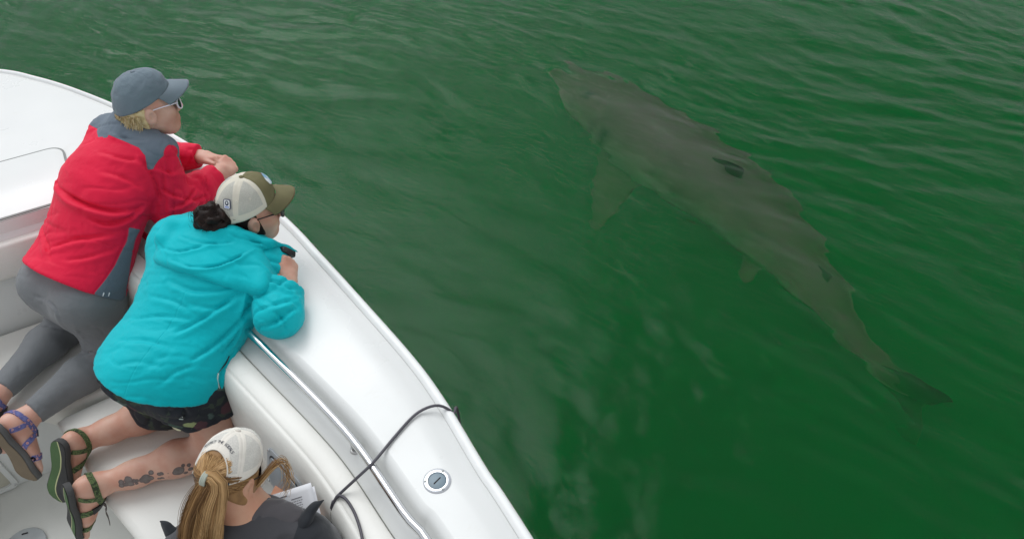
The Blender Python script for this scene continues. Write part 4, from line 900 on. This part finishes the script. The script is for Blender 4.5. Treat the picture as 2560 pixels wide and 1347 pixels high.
    fl_ = ramp(t, vo.outputs['Distance'], [(.27, (1, 1, 1)), (.33, (0, 0, 0))]); sel = N(t, 'ShaderNodeSeparateColor'); t.links.new(vo.outputs['Color'], sel.inputs[0])
    fc_ = ramp(t, sel.outputs[0], [(.0, (.10, .16, .05)), (.3, (.06, .10, .09)), (.5, (.30, .36, .16)), (.62, (.62, .62, .42)), (.86, (.07, .025, .035)), (.93, (.05, .09, .07))], 'CONSTANT')
    l1 = ramp(t, noise(t, 21, 2, dist=1.2), [(.58, (0, 0, 0)), (.62, (1, 1, 1))]); c = mixc(t, mth(t, 'MULTIPLY', l1, .8), (.008, .012, .020), (.035, .055, .035))
    t.links.new(mixc(t, fl_, c, fc_), b.inputs['Base Color']); b.inputs['Roughness'].default_value = .75; bump(t, b, noise(t, 300, 2), .2, .001)
    sh = mk('shorts', V, F, m, per)
    lb = hit(sf, 456, 1043); Ml = axes(rt, bn); v, f = prism(rrect(.018, .018, .001, 1), 0, .001, 0); c0 = lb+bn*.004; mk('label', v@axes(rt+sp*.3, bn)+c0, f, plain('black_label', (.015, .018, .02), .7, bst=0), sh)
    v, f = join(prism([(-.007, -.007), (.007, -.007), (.007, -.004), (-.007, -.004)], .001, .0014), prism([(-.006, -.001), (0, .005), (.006, -.001), (.003, -.001), (0, .002), (-.003, -.001)][::-1], .001, .0014)); mk('print', v@axes(rt+sp*.3, bn)+c0, f, plain('pale_print', (.5, .55, .52), .7, bst=0), sh)
    # jacket
    He = H-sp*.045
    tor = U(.08, ecap(He-sp*.12, Ch, .200, .190, rt, .64), ecap(Ch, Nk-sp*.03, .18, .09, rt, .66), cap(SL, SR, .08), ell(H+bn*.05-sp*.05, (.18, .18, .15)))
    armR = U(.04, cap(SR, ER, .090, .072), cap(ER, WR-(WR-ER)*.1, .070, .048)); armL = U(.04, cap(SL, EL, .095, .08), cap(EL, WL, .07, .05)); armR = both(armR, half(WR-nrm(WR-ER)*.015, WR-ER), .004); armL = both(armL, half(WL, WL-EL), .004)
    hem = both(tor, half(He+bn*.02, -sp-bn*.55-rt*.10), .006)
    jf0 = lambda p: smin(smin(hem(p), armR(p), .022), armL(p), .05)
    V, F = sdf_mesh(jf0, *bounds([He, Nk, SR, SL, ER, WR, EL, WL], .26), .0062); Nn = vnormals(V, F)
    lines = [([(618, 690), (630, 720), (622, 760), (610, 790)], .014, .010), ([(640, 640), (626, 680), (620, 720)], .006, .008), ([(330, 800), (400, 790), (480, 800)], .004, .010), ([(440, 830), (500, 800), (560, 760), (600, 730)], .006, .010), ([(480, 900), (540, 860), (585, 820), (610, 790)], .007, .010), ([(300, 850), (360, 850), (430, 870)], .004, .012), ([(400, 960), (440, 930), (500, 905)], .003, .010),
             ([(420, 700), (480, 725), (540, 725), (590, 710)], .005, .012), ([(470, 760), (530, 770), (580, 755)], .004, .010), ([(650, 700), (690, 705), (735, 725)], .006, .008), ([(640, 740), (690, 760), (740, 745)], .004, .010), ([(660, 820), (700, 800), (735, 770)], .006, .009), ([(690, 780), (705, 800), (712, 825)], .005, .006), ([(560, 880), (585, 850), (600, 820)], .006, .006), ([(545, 980), (555, 930), (585, 880)], .005, .008), ([(655, 650), (690, 655), (720, 680)], .005, .009), ([(380, 740), (440, 755), (470, 775)], .004, .010), ([(300, 910), (340, 905), (400, 915)], .003, .011)]
    q = (V-H)@Mt.T; seamx = [np.dot(hit(jf0, x, y)-H, rt) for x, y in ((495, 880), (455, 990))]; 
    wr = folds(V, Nn, jf0, lines)+creases(V, 7.5, (.6, 2.7, .8), axes(rt+sp*.25, bn)[[0, 1, 2]], .0022, .12, 12)+.003*pn(V*6+8)+creases(V, 18, (1, 2, 1), Mt, .0016, .16, 18)
    sl = armR(V) < hem(V); wr = wr+np.where(sl, creases(V, 9, (2.6, 1, 1), axes(ER-SR, bn), .0048, .15, 33), 0)
    V = V+Nn*wr[:, None]
    ln = np.where((q[:, 1] < .22) & (q[:, 2] > 0), q[:, 0]-.035+.12*np.clip(.05-q[:, 1], 0, 1)*0, 1.)
    jm = cloth_mat('teal_nylon', (.0, .48, .54), .6, sheen=.04, line=True, bst=.22, wave=22)
    jk = mk('jacket', V, F, jm, per, attrs={'m1': -np.ones(len(V)), 'ln': ln})
    zp = [hit(jf0, x, y)+bn*.006 for x, y in ((548, 933), (546, 950), (549, 965), (552, 978))]; v, f = tube(crom(zp, 14), .0028, 6, flat=.5); mk('zip_pull', v, f, plain('pale_cord', (.55, .72, .68), .6), jk)
    zp = [hit(jf0, x, y)+bn*.003 for x, y in ((544, 936), (552, 925), (566, 908), (574, 890))]; v, f = tube(crom(zp, 14), .0022, 6, flat=.5); mk('pocket_zip', v, f, SEAL, jk)
    # hood lying on the shoulders, collar standing at the right
    pts = [((590, 588), 0, .026), ((635, 598), 0, .024), ((675, 611), 0, .020)]
    cc = [hit(jf0, *p)+bn*r_*.7 for p, z, r_ in pts]+[P(712, 622, 1.06), P(746, 629, 1.04)]; rr_ = [.026, .024, .021, .015, .003]
    chain = [ecap(cc[i], cc[i+1], rr_[i], rr_[i+1], bn, .6) for i in range(4)]
    h0 = hit(jf0, 538, 632); ux = nrm(rt*1.0+sp*.05); uy = np.cross(bn, ux)
    def lens2(p): q_ = p-h0; a_ = q_@ux; b__ = q_@uy; return (np.sqrt((a_/.205)**2+((b__+.25*a_**2/.2)/.092)**2)-1)*.092
    drape = lambda p: smax(jf0(p)-.026-.006*pn(p*9+4), lens2(p), .03)
    roll_ = [hit(jf0, x, y)+bn*.018 for x, y in ((415, 596), (440, 566), (490, 566), (545, 582), (590, 588))]; roll = U(.02, *[cap(roll_[i], roll_[i+1], .022) for i in range(4)])
    collar = minus(both(cap(Nk-nd*.05, Nk+nd*.06, .098, .086), half(Nk+nd*.040, nd), .006), cap(Nk-nd*.1, Nk+nd*.2, .072, .070), .006)
    hood = lambda p: smin(smin(smin(drape(p), roll(p), .035), U(.02, *chain)(p), .03), collar(p), .02); dd = [h0]
    V, F = sdf_mesh(hood, *bounds(cc+roll_+[Nk, h0-sp*.1], .09), .005); Nn = vnormals(V, F)
    hl_ = [([(405, 620), (440, 628), (480, 622), (540, 606)], .004, .007), ([(430, 650), (480, 668), (540, 664), (600, 640), (655, 618)], .006, .006), ([(450, 590), (490, 604), (530, 608), (580, 606)], .004, .006), ([(600, 596), (650, 608), (690, 619)], .006, .005)]
    V = V+Nn*(folds(V, Nn, hood, hl_)+creases(V, 10, (1, 2.4, 1), axes(rt-sp*.3, bn), .0022, .14, 22)+.002*pn(V*10))[:, None]
    mk('hood', V, F, jm, jk, attrs={'m1': -np.ones(len(V)), 'ln': np.ones(len(V))})
    # hair
    rs = np.random.RandomState(9); hm = hairmat('dark_hair', (.010, .007, .006), (.022, .013, .011), (.055, .025, .020), .5)
    sk_ = both(both(off(head_sdf(hc, Mh, Nk, ears=False), .004), half(L(.012, 0, 0), hf+Mh[2]*.35), .008), half(L(0, 0, -.075), -Mh[2]), .01); bc = P(533, 545, 1.20); bun = U(.02, ell(bc, (.062, .052, .042)), cap(bc, L(-.095, 0, -.01), .04, .035)); V1, F1 = sdf_mesh(lambda p: smin(np.maximum(sk_(p), under_cap(hc, Mh, crown=False)(p)), bun(p)+.014*pn(p*45), .02), *bounds([hc, bc], .15), .0048)
    paths = []
    for k in range(1500):
        d = nrm(rs.normal(size=3)); s0 = bc+d*np.array([.060, .050, .042])*(.72+.22*rs.rand()); tv = nrm(np.cross(d, rs.normal(size=3))); r_ = .006+.012*rs.rand()+.014*(rs.rand() < .12); a = np.linspace(0, 1.6+2.2*rs.rand(), 9); out = d*.5+np.array([0, 0, .2])
        paths.append(s0+r_*(np.sin(a)[:, None]*tv+(1-np.cos(a))[:, None]*d*(.05+.35*rs.rand()))+rs.normal(size=3)*.002)
    for k in range(160):
        s0 = L(-.07-.03*rs.rand(), rs.uniform(-.06, .06), -.03-.03*rs.rand()); paths.append(crom([s0, (s0+bc)/2+rs.normal(size=3)*.008+bn*.02, bc+rs.normal(size=3)*.03], 8))
    v2, f2 = strands(paths, .0008, .0004); tn = np.concatenate([np.clip(.3+fbm(V1*50, 2)*.4, 0, 1), np.concatenate([np.full(len(p)*3, rs.rand()) for p in paths])])
    V, F = joinq((V1, F1), (v2, f2)); mk('hair', V, F, hm, per, attrs={'tone': tn})
    OL = (.155, .140, .065); cm = trucker_mat('olive_trucker_cap', (.66, .62, .52), (.54, .53, .47), OL, 1.02); cp = make_cap(per, hc, Mh, cm, plain('olive_bill', OL, .8, bs=450), seed=8, wr=.0010, ax=.107, ay=.089, H=.114)
    def on_cap(ph, tt, lift=.0025):
        e = 1e-3; p = cap_xyz(np.array([ph]), np.array([tt]), ax=.107, ay=.089, H=.114)[0]; du = cap_xyz(np.array([ph+e]), np.array([tt]), ax=.107, ay=.089, H=.114)[0]-p; dv = cap_xyz(np.array([ph]), np.array([tt+e]), ax=.107, ay=.089, H=.114)[0]-p; n_ = nrm(np.cross(du, dv)); n_ = n_ if np.dot(n_, p) > 0 else -n_; return p+n_*lift, nrm(du), n_
    p0, du, n_ = on_cap(-2.42, .36); x_ = nrm(-du if du[1] > 0 else du); Mx = axes(du, n_); 
    lay = [(rrect(.026, .036, .006, 4), 0, .0016, plain('patch_navy', (.02, .03, .09), .7, bst=0), 'patch'), (rrect(.021, .031, .004, 4), 0, .0022, plain('patch_white', (.70, .71, .70), .7, bst=0), 'patch_face'), ([(x*.0065, y*.0085+.004) for x, y in disc(1, 18)], 0, .0026, plain('patch_badge', (.02, .03, .08), .7, bst=0), 'badge'), ([(x*.0030, y*.0042+.005) for x, y in disc(1, 14)], 0, .003, plain('patch_white', (.70, .71, .70), .7, bst=0), 'badge_mark'), (rrect(.015, .0055, .001, 2), 0, .0026, plain('patch_blue', (.24, .32, .62), .7, bst=0), 'lettering')]
    first = None
    for k, (pl, z0, z1, mm, nm) in enumerate(lay):
        pl = [(x, y-(.0095 if nm == 'lettering' else 0)) for x, y in pl]; v, f = prism(pl, z0, z1, 0); o = mk(nm, hc+(v@Mx+p0)@Mh, f, mm, first or cp, smooth=False)
        if first is None: first = o
    # emblem on the front panel
    rows = []; 
    for ph in np.linspace(-.42, .42, 15): rows.append([on_cap(ph, tt, .0022)[0] for tt in .42+np.linspace(-.16, .16, 9)*math.sqrt(max(0, 1-(ph/.45)**2))])
    G = np.array(rows).reshape(-1, 3); mm, t, b = mat_new('front_emblem'); t.links.new(ramp(t, noise(t, 30, 2), [(.45, (.70, .74, .74)), (.5, (.20, .42, .55))], 'CONSTANT'), b.inputs['Base Color']); b.inputs['Roughness'].default_value = .8
    mk('emblem', hc+G@Mh, grid_faces(15, 9), mm, cp)
    for ph in (-1.55, -2.05):
        p0, du, n_ = on_cap(ph, .40, .001); v, f = lathe([(.004, 0), (.004, .0012), (.002, .0012), (.0018, .0004)][::-1], 12); mk('eyelet', hc+(v@axes(du, n_)+p0)@Mh, f, plain('eyelet_cream', (.72, .69, .60), .8, bst=0), cp)
    sunglasses(per, hc, Mh, plain('black_frame', (.03, .027, .025), .3, bst=0), plain('mauve_lens', (.16, .12, .15), .15, bst=0))
    # sandals
    m, t, b = mat_new('leaf_strap'); t.links.new(ramp(t, noise(t, 85, 2, dist=.8), [(.36, (.035, .055, .025)), (.46, (.12, .17, .065)), (.56, (.06, .10, .035)), (.66, (.25, .31, .14))], 'CONSTANT'), b.inputs['Base Color']); b.inputs['Roughness'].default_value = .85
    mt, t, b = mat_new('green_tread'); lx, ly = attr(t, 'lx'), attr(t, 'ly'); wob = mth(t, 'MULTIPLY', mth(t, 'SINE', mth(t, 'MULTIPLY', lx, 26)), .012); dd_ = mth(t, 'ADD', ly, wob)
    base_ = mixc(t, step(t, mth(t, 'ADD', dd_, mth(t, 'MULTIPLY', mth(t, 'SUBTRACT', noise(t, 60, 2), .5), .004)), .0008), (.045, .045, .045), (.075, .14, .055)); st_ = step(t, mth(t, 'SUBTRACT', .0022, mth(t, 'ABSOLUTE', dd_)), .0005)
    t.links.new(mixc(t, st_, base_, (.50, .52, .28)), b.inputs['Base Color']); b.inputs['Roughness'].default_value = .8; bump(t, b, noise(t, 140, 2), .6, .003)
    ru = plain('dark_rubber', (.055, .055, .055), .75)
    sandal(per, og, Mg, fg, mt, ru, m, AL, 1); sandal(per, of, Mf, ft, mt, ru, m, AR_, -1, flap=[(.11, -.022, .070), (.13, -.03, .082), (.155, -.03, .078), (.19, -.03, .083), (.225, -.032, .085)])
    # black device in the hand
    hp = WR+Mr[0]*.108-Mr[2]*.016+Mr[1]*.004; v, f = prism(rrect(.036, .060, .010, 4), -.010, .010, .004, 2); Md = axes(Mr[2], Mr[0]); dv = mk('handheld_device', v@np.array([Mr[2], Mr[1], Mr[0]])+hp, f, plain('black_plastic', (.018, .018, .02), .35)); tag(dv, 'small black handheld device gripped by the person in teal', 'device')
teal_person()

# ================================================================ person with the long ponytail
def pony_person():
    hc = P(570, 1186, 1.04); hf = nrm((.23, .62, -.75)); Mh = axes(hf, (.0, .0, 1))*.86; L = lambda *v: hc+np.array(v)@Mh
    Nk = P(624, 1292, .935); SR = P(768, 1380, .86); SL = P(486, 1392, .86); rt = nrm(SR-SL); H = Nk+np.array([-.02, -.14, -.34]); fw = np.cross((0, 0, 1), rt); sp = nrm(Nk-H); bn = nrm(np.cross(rt, sp)); nd = nrm(hc-Nk)
    ER = SR+np.array([.045, .05, -.22]); WR = P(800, 1338, .74); EL = SL+np.array([-.05, .03, -.22]); WL = EL+np.array([.16, .20, .03]); KR = H+np.array([.10, .24, -.04]); KL = H+np.array([-.10, .24, -.04]); HR = H+rt*.09; HL = H-rt*.09; AR_ = HR+np.array([.02, -.12, -.08]); AL = HL+np.array([-.02, -.12, -.08])
    Ch = H+(Nk-H)*.62
    core = U(.04, ecap(H, Ch, .14, .14, rt, .66), ecap(Ch, Nk, .11, .052, rt, .75), cap(SL, SR, .05), cap(SR, ER, .044, .038), cap(ER, WR, .036, .026), cap(SL, EL, .044, .038), cap(EL, WL, .036, .026), cap(HR, KR, .07, .05), cap(HL, KL, .07, .05), cap(KR, AR_, .045, .035), cap(KL, AL, .045, .035))
    pieces = [sdf_mesh(core, *bounds([H, Nk, SR, SL, ER, WR, EL, WL, KR, KL, AR_, AL], .17), .011)]
    hd = U(.05, head_sdf(hc, Mh, Nk, .053), cap(Nk, Nk-sp*.08, .062, .09)); pieces.append(sdf_mesh(hd, *bounds([hc, Nk], .14), .004))
    hr = hand_sdf(WR, axes((-.3, .9, .1), (.6, .1, .8)), 1, (40, 50, 30)); pieces.append(sdf_mesh(hr, *bounds([WR], .2), .0045)); hl = hand_sdf(WL, axes((.3, .9, .1), (-.3, .1, .9)), -1, (40, 50, 30)); pieces.append(sdf_mesh(hl, *bounds([WL], .2), .0045))
    V, F = joinq(*pieces); per = mk('person', V, F, SKIN3, org=np.array([H[0], H[1], .5])); tag(per, 'person with long ponytail, cream mesh cap and dark hoodie, reading papers', 'person')
    pf = U(.04, cap(HR, KR, .085, .065), cap(HL, KL, .085, .065), cap(KR, AR_, .06, .045), cap(KL, AL, .06, .045), ecap(H, H+sp*.1, .165, .16, rt, .7)); V, F = sdf_mesh(pf, *bounds([H, KR, KL, AR_, AL], .2), .009); mk('trousers', V, F, cloth_mat('dark_trousers', (.03, .033, .04), .8), per, attrs={'m1': -np.ones(len(V)), 'ln': np.ones(len(V))})
    # hoodie
    tor = U(.06, ecap(H+sp*.02, Ch, .19, .185, rt, .66), ecap(Ch, Nk-sp*.035, .17, .085, rt, .75), cap(SL, SR, .075)); tor = minus(tor, cap(Nk-sp*.02, Nk+nd*.2, .056, .054), .01)
    jf = U(.04, tor, cap(SR, ER, .085, .07), cap(ER, WR, .066, .044), cap(SL, EL, .085, .07), cap(EL, WL, .066, .044)); jf = minus(jf, cap(Nk-sp*.01, Nk+nd*.15, .056, .054), .01)
    V, F = sdf_mesh(jf, *bounds([H, Nk, SR, SL, ER, WR, EL, WL], .22), .0065); Nn = vnormals(V, F); Mt = np.array([rt, sp, bn]); q = (V-Nk)@Mt.T
    V = V+Nn*(creases(V, 9, (1, 2, 1), Mt, .007, .14, 41)+.004*pn(V*9+2))[:, None]
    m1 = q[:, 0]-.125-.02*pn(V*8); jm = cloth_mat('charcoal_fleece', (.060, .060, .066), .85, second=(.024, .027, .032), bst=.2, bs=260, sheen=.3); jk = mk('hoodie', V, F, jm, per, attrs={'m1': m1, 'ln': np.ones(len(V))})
    pts = [((556, 1346), .925, .030), ((598, 1313), .95, .026), ((640, 1294), .96, .024), ((680, 1284), .95, .023), ((716, 1292), .935, .025), ((752, 1314), .915, .025), ((786, 1340), .885, .022)]; cc = [P(*p, z) for p, z, r_ in pts]; low = [c-sp*.10+bn*.02 for c in cc]
    hood = U(.035, *[cap(cc[i], cc[i+1], pts[i][2], pts[i+1][2]) for i in range(6)], *[cap(cc[i], low[i], pts[i][2], .03) for i in range(7)], *[cap(low[i], low[i+1], .034) for i in range(6)]); 
    V, F = sdf_mesh(hood, *bounds(cc+low, .07), .005); Nn = vnormals(V, F); V = V+Nn*(creases(V, 10, (2.4, 1, 1), Mt, .0042, .14, 45)+.002*pn(V*12))[:, None]
    mk('hood', V, F, cloth_mat('charcoal_hood', (.085, .080, .086), .85, bst=.2, bs=260, sheen=.3), jk, attrs={'m1': -np.ones(len(V)), 'ln': np.ones(len(V))})
    bm_ = cloth_mat('black_tab_cloth', (.022, .025, .030), .75)
    for pp in ([((452, 1360), .88, .032), ((434, 1336), .915, .023), ((418, 1316), .93, .015), ((402, 1302), .94, .004)], [((735, 1335), .91, .036), ((762, 1300), .94, .030), ((782, 1270), .955, .020), ((808, 1250), .96, .004)]):
        c_ = [P(*p, z) for p, z, r_ in pp]; f = U(.01, *[ecap(c_[i], c_[i+1], pp[i][2], pp[i+1][2], rt*.6+np.array([0, 0, .8]), .55) for i in range(3)]); V, F = sdf_mesh(f, *bounds(c_, .05), .004); mk('shoulder_tab', V, F, bm_, jk, attrs={'m1': -np.ones(len(V)), 'ln': np.ones(len(V))})
    cd_ = [hit(hood, x, y)+bn*.003 for x, y in ((606, 1292), (609, 1315), (604, 1347))]; 
    # hair: scalp, pulled strands, ponytail, loose wisp
    rs = np.random.RandomState(21); hm = hairmat('light_brown_hair', (.17, .09, .04), (.42, .245, .105), (.72, .49, .25), .38)
    tie = L(-.126, .0, .016); sk_ = both(both(off(head_sdf(hc, Mh, Nk, ears=False), .006), half(L(.045, 0, .0), hf+.25*Mh[2]), .008), half(L(-.02, 0, -.068), -Mh[2]-.45*hf), .012)
    V1, F1 = sdf_mesh(both(sk_, under_cap(hc, Mh), .004), *bounds([hc], .15), .0048); tones = [np.clip(.22+fbm(V1*40, 2)*.25, 0, 1)]; paths = []; tn = []
    c0 = np.array([-.012, 0, .03]); rad = np.array([.1035, .0815, .098]); loc = lambda p: ((p-hc)@Mh.T/.86**2-c0)/rad; tl = loc(tie); tr_ = np.linalg.norm(tl)
    for k in range(1500):
        if k < 650: a = np.pi+rs.uniform(-.95, .95); z = rs.uniform(.0, .5)
        else: a = R(60+rs.rand()*240); z = -.95*rs.rand()
        s0 = np.array([math.cos(a)*math.sqrt(1-z*z*.9), math.sin(a)*math.sqrt(1-z*z*.9), z]); s0 /= np.linalg.norm(s0); t1 = tl/tr_; om = math.acos(np.clip(s0@t1, -1, 1)); p = []
        for u_ in np.linspace(0, 1, 9):
            d_ = (math.sin((1-u_)*om)*s0+math.sin(u_*om)*t1)/max(math.sin(om), 1e-3); p.append(hc+(d_*((.985 if k < 650 else 1.035)*(1-u_**4)+tr_*u_**4+.012*rs.rand())*rad+c0)@Mh)
        paths.append(np.array(p)); tn.append(np.clip((.62 if k < 650 else .22)+.22*rs.normal(), 0, 1))
    zt = tie[2]; pc = [tie, P(534, 1208, zt-.010), P(522, 1252, zt-.05), P(511, 1302, zt-.105), P(503, 1370, zt-.185), P(500, 1450, zt-.28)]; spine = crom(pc, 16); wd = np.interp(np.linspace(0, 1, 16), [0, .12, .35, .65, 1], [.010, .018, .029, .038, .030])
    T, Nn, Bn = frames(spine, bn)
    v0, f0 = tube(spine, wd*.86, 20, flat=.5, up=bn); core_ = (v0, np.array(f0[:-2])); 
    lin = np.linspace(0, 1, 16); clump = [(math.sqrt(rs.rand())*.92, rs.rand()*6.283, rs.rand()*6.28, 2.5+3*rs.rand(), .003+.006*rs.rand(), rs.rand(), rs.normal()*.010) for _ in range(64)]
    for k in range(4200):
        cr_, ca_, ph, fq, am, ct, dr = clump[rs.randint(64)]; sp_ = np.interp(lin, [0, .2, 1], [.35, .26, .16]); ra_ = rs.normal(size=2)*.5
        cx = cr_*math.cos(ca_)+ra_[0]*sp_; cy = cr_*math.sin(ca_)+ra_[1]*sp_; wv = am*np.sin(fq*lin*2+ph)*lin**.6+dr*lin**1.5+rs.normal()*.0025*lin; le = 12+int(4*rs.rand())
        p = spine+wd[:, None]*(1.4*cx[:, None]*Bn+.62*cy[:, None]*Nn)+wv[:, None]*Bn+(.5*am*np.cos(fq*lin*2.3+ph)*lin)[:, None]*Nn; paths.append(p[:le+1]); tn.append(np.clip(.12+.8*ct+.10*rs.normal(), 0, 1))
    for k in range(48):
        o_ = rs.normal(size=3)*.004; sc_ = 1+.25*rs.normal(); base_ = [L(.045, -.075, -.02), P(694, 1155, 1.06), P(714, 1163, 1.04), P(723, 1190, 1.01), P(719, 1215, .985), P(708, 1236, .97)]; p = [b_+o_*(1+j*.4)+rs.normal(size=3)*.0025*j*.5 for j, b_ in enumerate(base_)]; p = p[:rs.randint(3, 7)]; paths.append(crom(p, 12)); tn.append(np.clip(.55+.25*rs.normal(), 0, 1))
    for k in range(0):
        a = rs.uniform(-1, 1); s0 = L(-.06+.02*rs.normal(), -.04+.05*rs.normal(), -.07); paths.append(crom([s0, s0+np.array([.01, -.02, -.03])+rs.normal(size=3)*.01, s0+np.array([.015, -.03, -.07])+rs.normal(size=3)*.02], 8)); tn.append(np.clip(.4+.2*rs.normal(), 0, 1))
    v2, f2 = strands(paths, .00085, .0004); tones.append(np.concatenate([np.full(len(p)*3, t_) for p, t_ in zip(paths, tn)]))
    tones.insert(1, np.full(len(core_[0]), .4)); V, F = joinq((V1, F1), core_, (v2, f2)); hr_ = mk('hair', V, F, hm, per, attrs={'tone': np.concatenate(tones)})
    d0 = nrm(spine[2]-tie+0)
    for j in range(3):
        a = np.linspace(0, 2*np.pi, 24, endpoint=False); x_ = nrm(np.cross(d0, bn)); y_ = np.cross(d0, x_); ring = tie+d0*(.004+.004*j)+.0155*(np.cos(a)[:, None]*x_+np.sin(a)[:, None]*y_); v, f = tube(np.vstack([ring, ring[:2]]), .0036, 8, caps=False); mk('hair_tie', v, f, plain('sage_elastic', (.36, .39, .33), .8), hr_)
    cm = trucker_mat('cream_trucker_cap', (.74, .70, .63), (.66, .64, .59)); kw = {}; cp = make_cap(per, hc, Mh, cm, plain('cream_bill', (.62, .58, .52), .8, bs=450), seed=13, wr=.0009, opening=(.70, .46), bill_drop=.055, ax=.104, ay=.086, H=.106)
    # strap across the opening
    ph = np.linspace(np.pi-.80, np.pi+.80, 30); G = np.stack([cap_xyz(ph, np.full(30, tt), ax=.104, ay=.086, H=.106)*(1.004) for tt in (.0, .055, .11)], 1); navy = plain('navy_strap', (.03, .04, .065), .7); v = hc+(G.reshape(-1, 3))@Mh; s_ = mk('strap', v, grid_faces(30, 3), navy, cp); so_ = s_.modifiers.new('thickness', 'SOLIDIFY'); so_.thickness = .002
    # piping round the opening
    d = np.linspace(-.70, .70, 50); tt = .46*np.sqrt(np.clip(1-(d/.70)**2, 0, 1))**.9; pp = cap_xyz(np.pi+d, tt, ax=.104, ay=.086, H=.106); v, f = tube(hc+pp@Mh, .0022, 6); mk('piping', v, f, plain('cream_binding', (.76, .72, .65), .8), cp)
    # lettering over the opening
    txt = 'RESPECT THE LOCALS'; d = np.linspace(.72, -.62, 400); tt = .57*np.sqrt(np.clip(1-(d/.92)**2, 0, 1))**.9; line = cap_xyz(np.pi-d, tt, ax=.104, ay=.086, H=.106); cum = np.r_[0, np.cumsum(np.linalg.norm(np.diff(line, axis=0), axis=1))]; step_ = cum[-1]/len(txt)
    dg = bpy.context.evaluated_depsgraph_get(); ms = []; LT = []
    for i, ch in enumerate(txt):
        if ch == ' ': continue
        cu = bpy.data.curves.new('glyph', 'FONT'); cu.body = ch; cu.size = .0135; cu.align_x = 'CENTER'; ob = bpy.data.objects.new('glyph', cu); COL.objects.link(ob); bpy.context.view_layer.update(); me_ = bpy.data.meshes.new_from_object(ob.evaluated_get(bpy.context.evaluated_depsgraph_get()))
        vv = np.array([v_.co[:] for v_ in me_.vertices]); ff = [list(p_.vertices) for p_ in me_.polygons]; bpy.data.objects.remove(ob); bpy.data.curves.remove(cu); bpy.data.meshes.remove(me_)
        s_ = (i+.5)*step_; k_ = int(np.argmin(np.abs(cum-s_))); p0 = line[k_]; tg = nrm(line[min(k_+6, 399)]-line[max(k_-6, 0)]); n_ = nrm(p0-np.array([-.012, 0, .02])); n_ = nrm(n_-np.dot(n_, tg)*tg); up_ = np.cross(n_, tg)
        ms.append((p0+n_*.0022+vv[:, :1]*tg+vv[:, 1:2]*up_, ff))
    V, F = join(*ms); mk('lettering', hc+V@Mh, F, plain('navy_thread', (.02, .025, .045), .8, bst=0), cp, smooth=False)
    V, F = lathe([(.0002, 0), (.0002, .0001)], 6)
    ear = L(-.004, -.080, -.047); a = np.linspace(0, 2*np.pi, 20, endpoint=False); ring = ear+.0075*(np.cos(a)[:, None]*Mh[0]+np.sin(a)[:, None]*Mh[2]); v, f = tube(np.vstack([ring, ring[:2]]), .0011, 6, caps=False); mk('earring', v, f, plain('gold_wire', (.75, .58, .28), .25, 1, bst=0), per)
    sunglasses(per, hc, Mh, plain('black_frame', (.03, .027, .025), .3, bst=0), LENS)
    # papers
    pc_ = P(733, 1262, .86); x_ = nrm(P(778, 1205, .88)-P(672, 1239, .86)); y0 = P(778, 1205, .90)-P(802, 1298, .85); Mp = axes(x_, np.cross(x_, nrm(y0-np.dot(y0, x_)*x_))); tr = P(778, 1205, .895)
    pap = plain('white_paper', (.80, .81, .84), .7, var=.01, bst=0)
    for j, (dx, dy, lab) in enumerate(((0, 0, 'top printed sheet of white paper held by the person with the ponytail'), (.006, -.012, 'white sheet showing behind the printed sheet held by the ponytailed person'))):
        nx_, ny_ = 14, 18; uu = np.linspace(-.21, 0, nx_)+dx; vv = np.linspace(-.29, 0, ny_)+dy; Ux, Vy = np.meshgrid(uu, vv, indexing='ij'); Zc = .010*np.sin((Ux+.05)*14)*(Vy/-.29)+.004-j*.004; loc = np.stack([Ux, Vy, Zc], -1).reshape(-1, 3)
        o = mk('paper', tr+loc@Mp, grid_faces(nx_, ny_), pap); tag(o, lab, 'paper', 'sheets of paper'); so_ = o.modifiers.new('thickness', 'SOLIDIFY'); so_.thickness = .0004
        if j == 0:
            q = []; rr = np.random.RandomState(4)
            def bar(x0, x1, y, hgt=.0016):
                zf = lambda x, y_: .010*math.sin((x+.05)*14)*(y_/-.29)+.0048
                b_ = [(x0, y), (x1, y), (x1, y+hgt), (x0, y+hgt)]; q.append((np.array([(x_0, y_0, zf(x_0, y_0)) for x_0, y_0 in b_]), [(0, 1, 2, 3)]))
            for x0, wd_ in ((-.185, .018), (-.155, .010), (-.135, .016), (-.108, .036), (-.062, .030)):
                bar(x0, x0+wd_, -.030, .0022)
                for r_ in range(26):
                    y = -.037-r_*.0062; x = x0
                    while x < x0+wd_*.85: l = .003+.005*rr.rand(); bar(x, min(x+l, x0+wd_), y); x += l+.0015
            bar(-.10, -.07, -.016, .003); V, F = join(*q); mk('print', tr+V@Mp, F, plain('grey_ink', (.16, .16, .18), .8, bst=0), o, smooth=False)
pony_person()
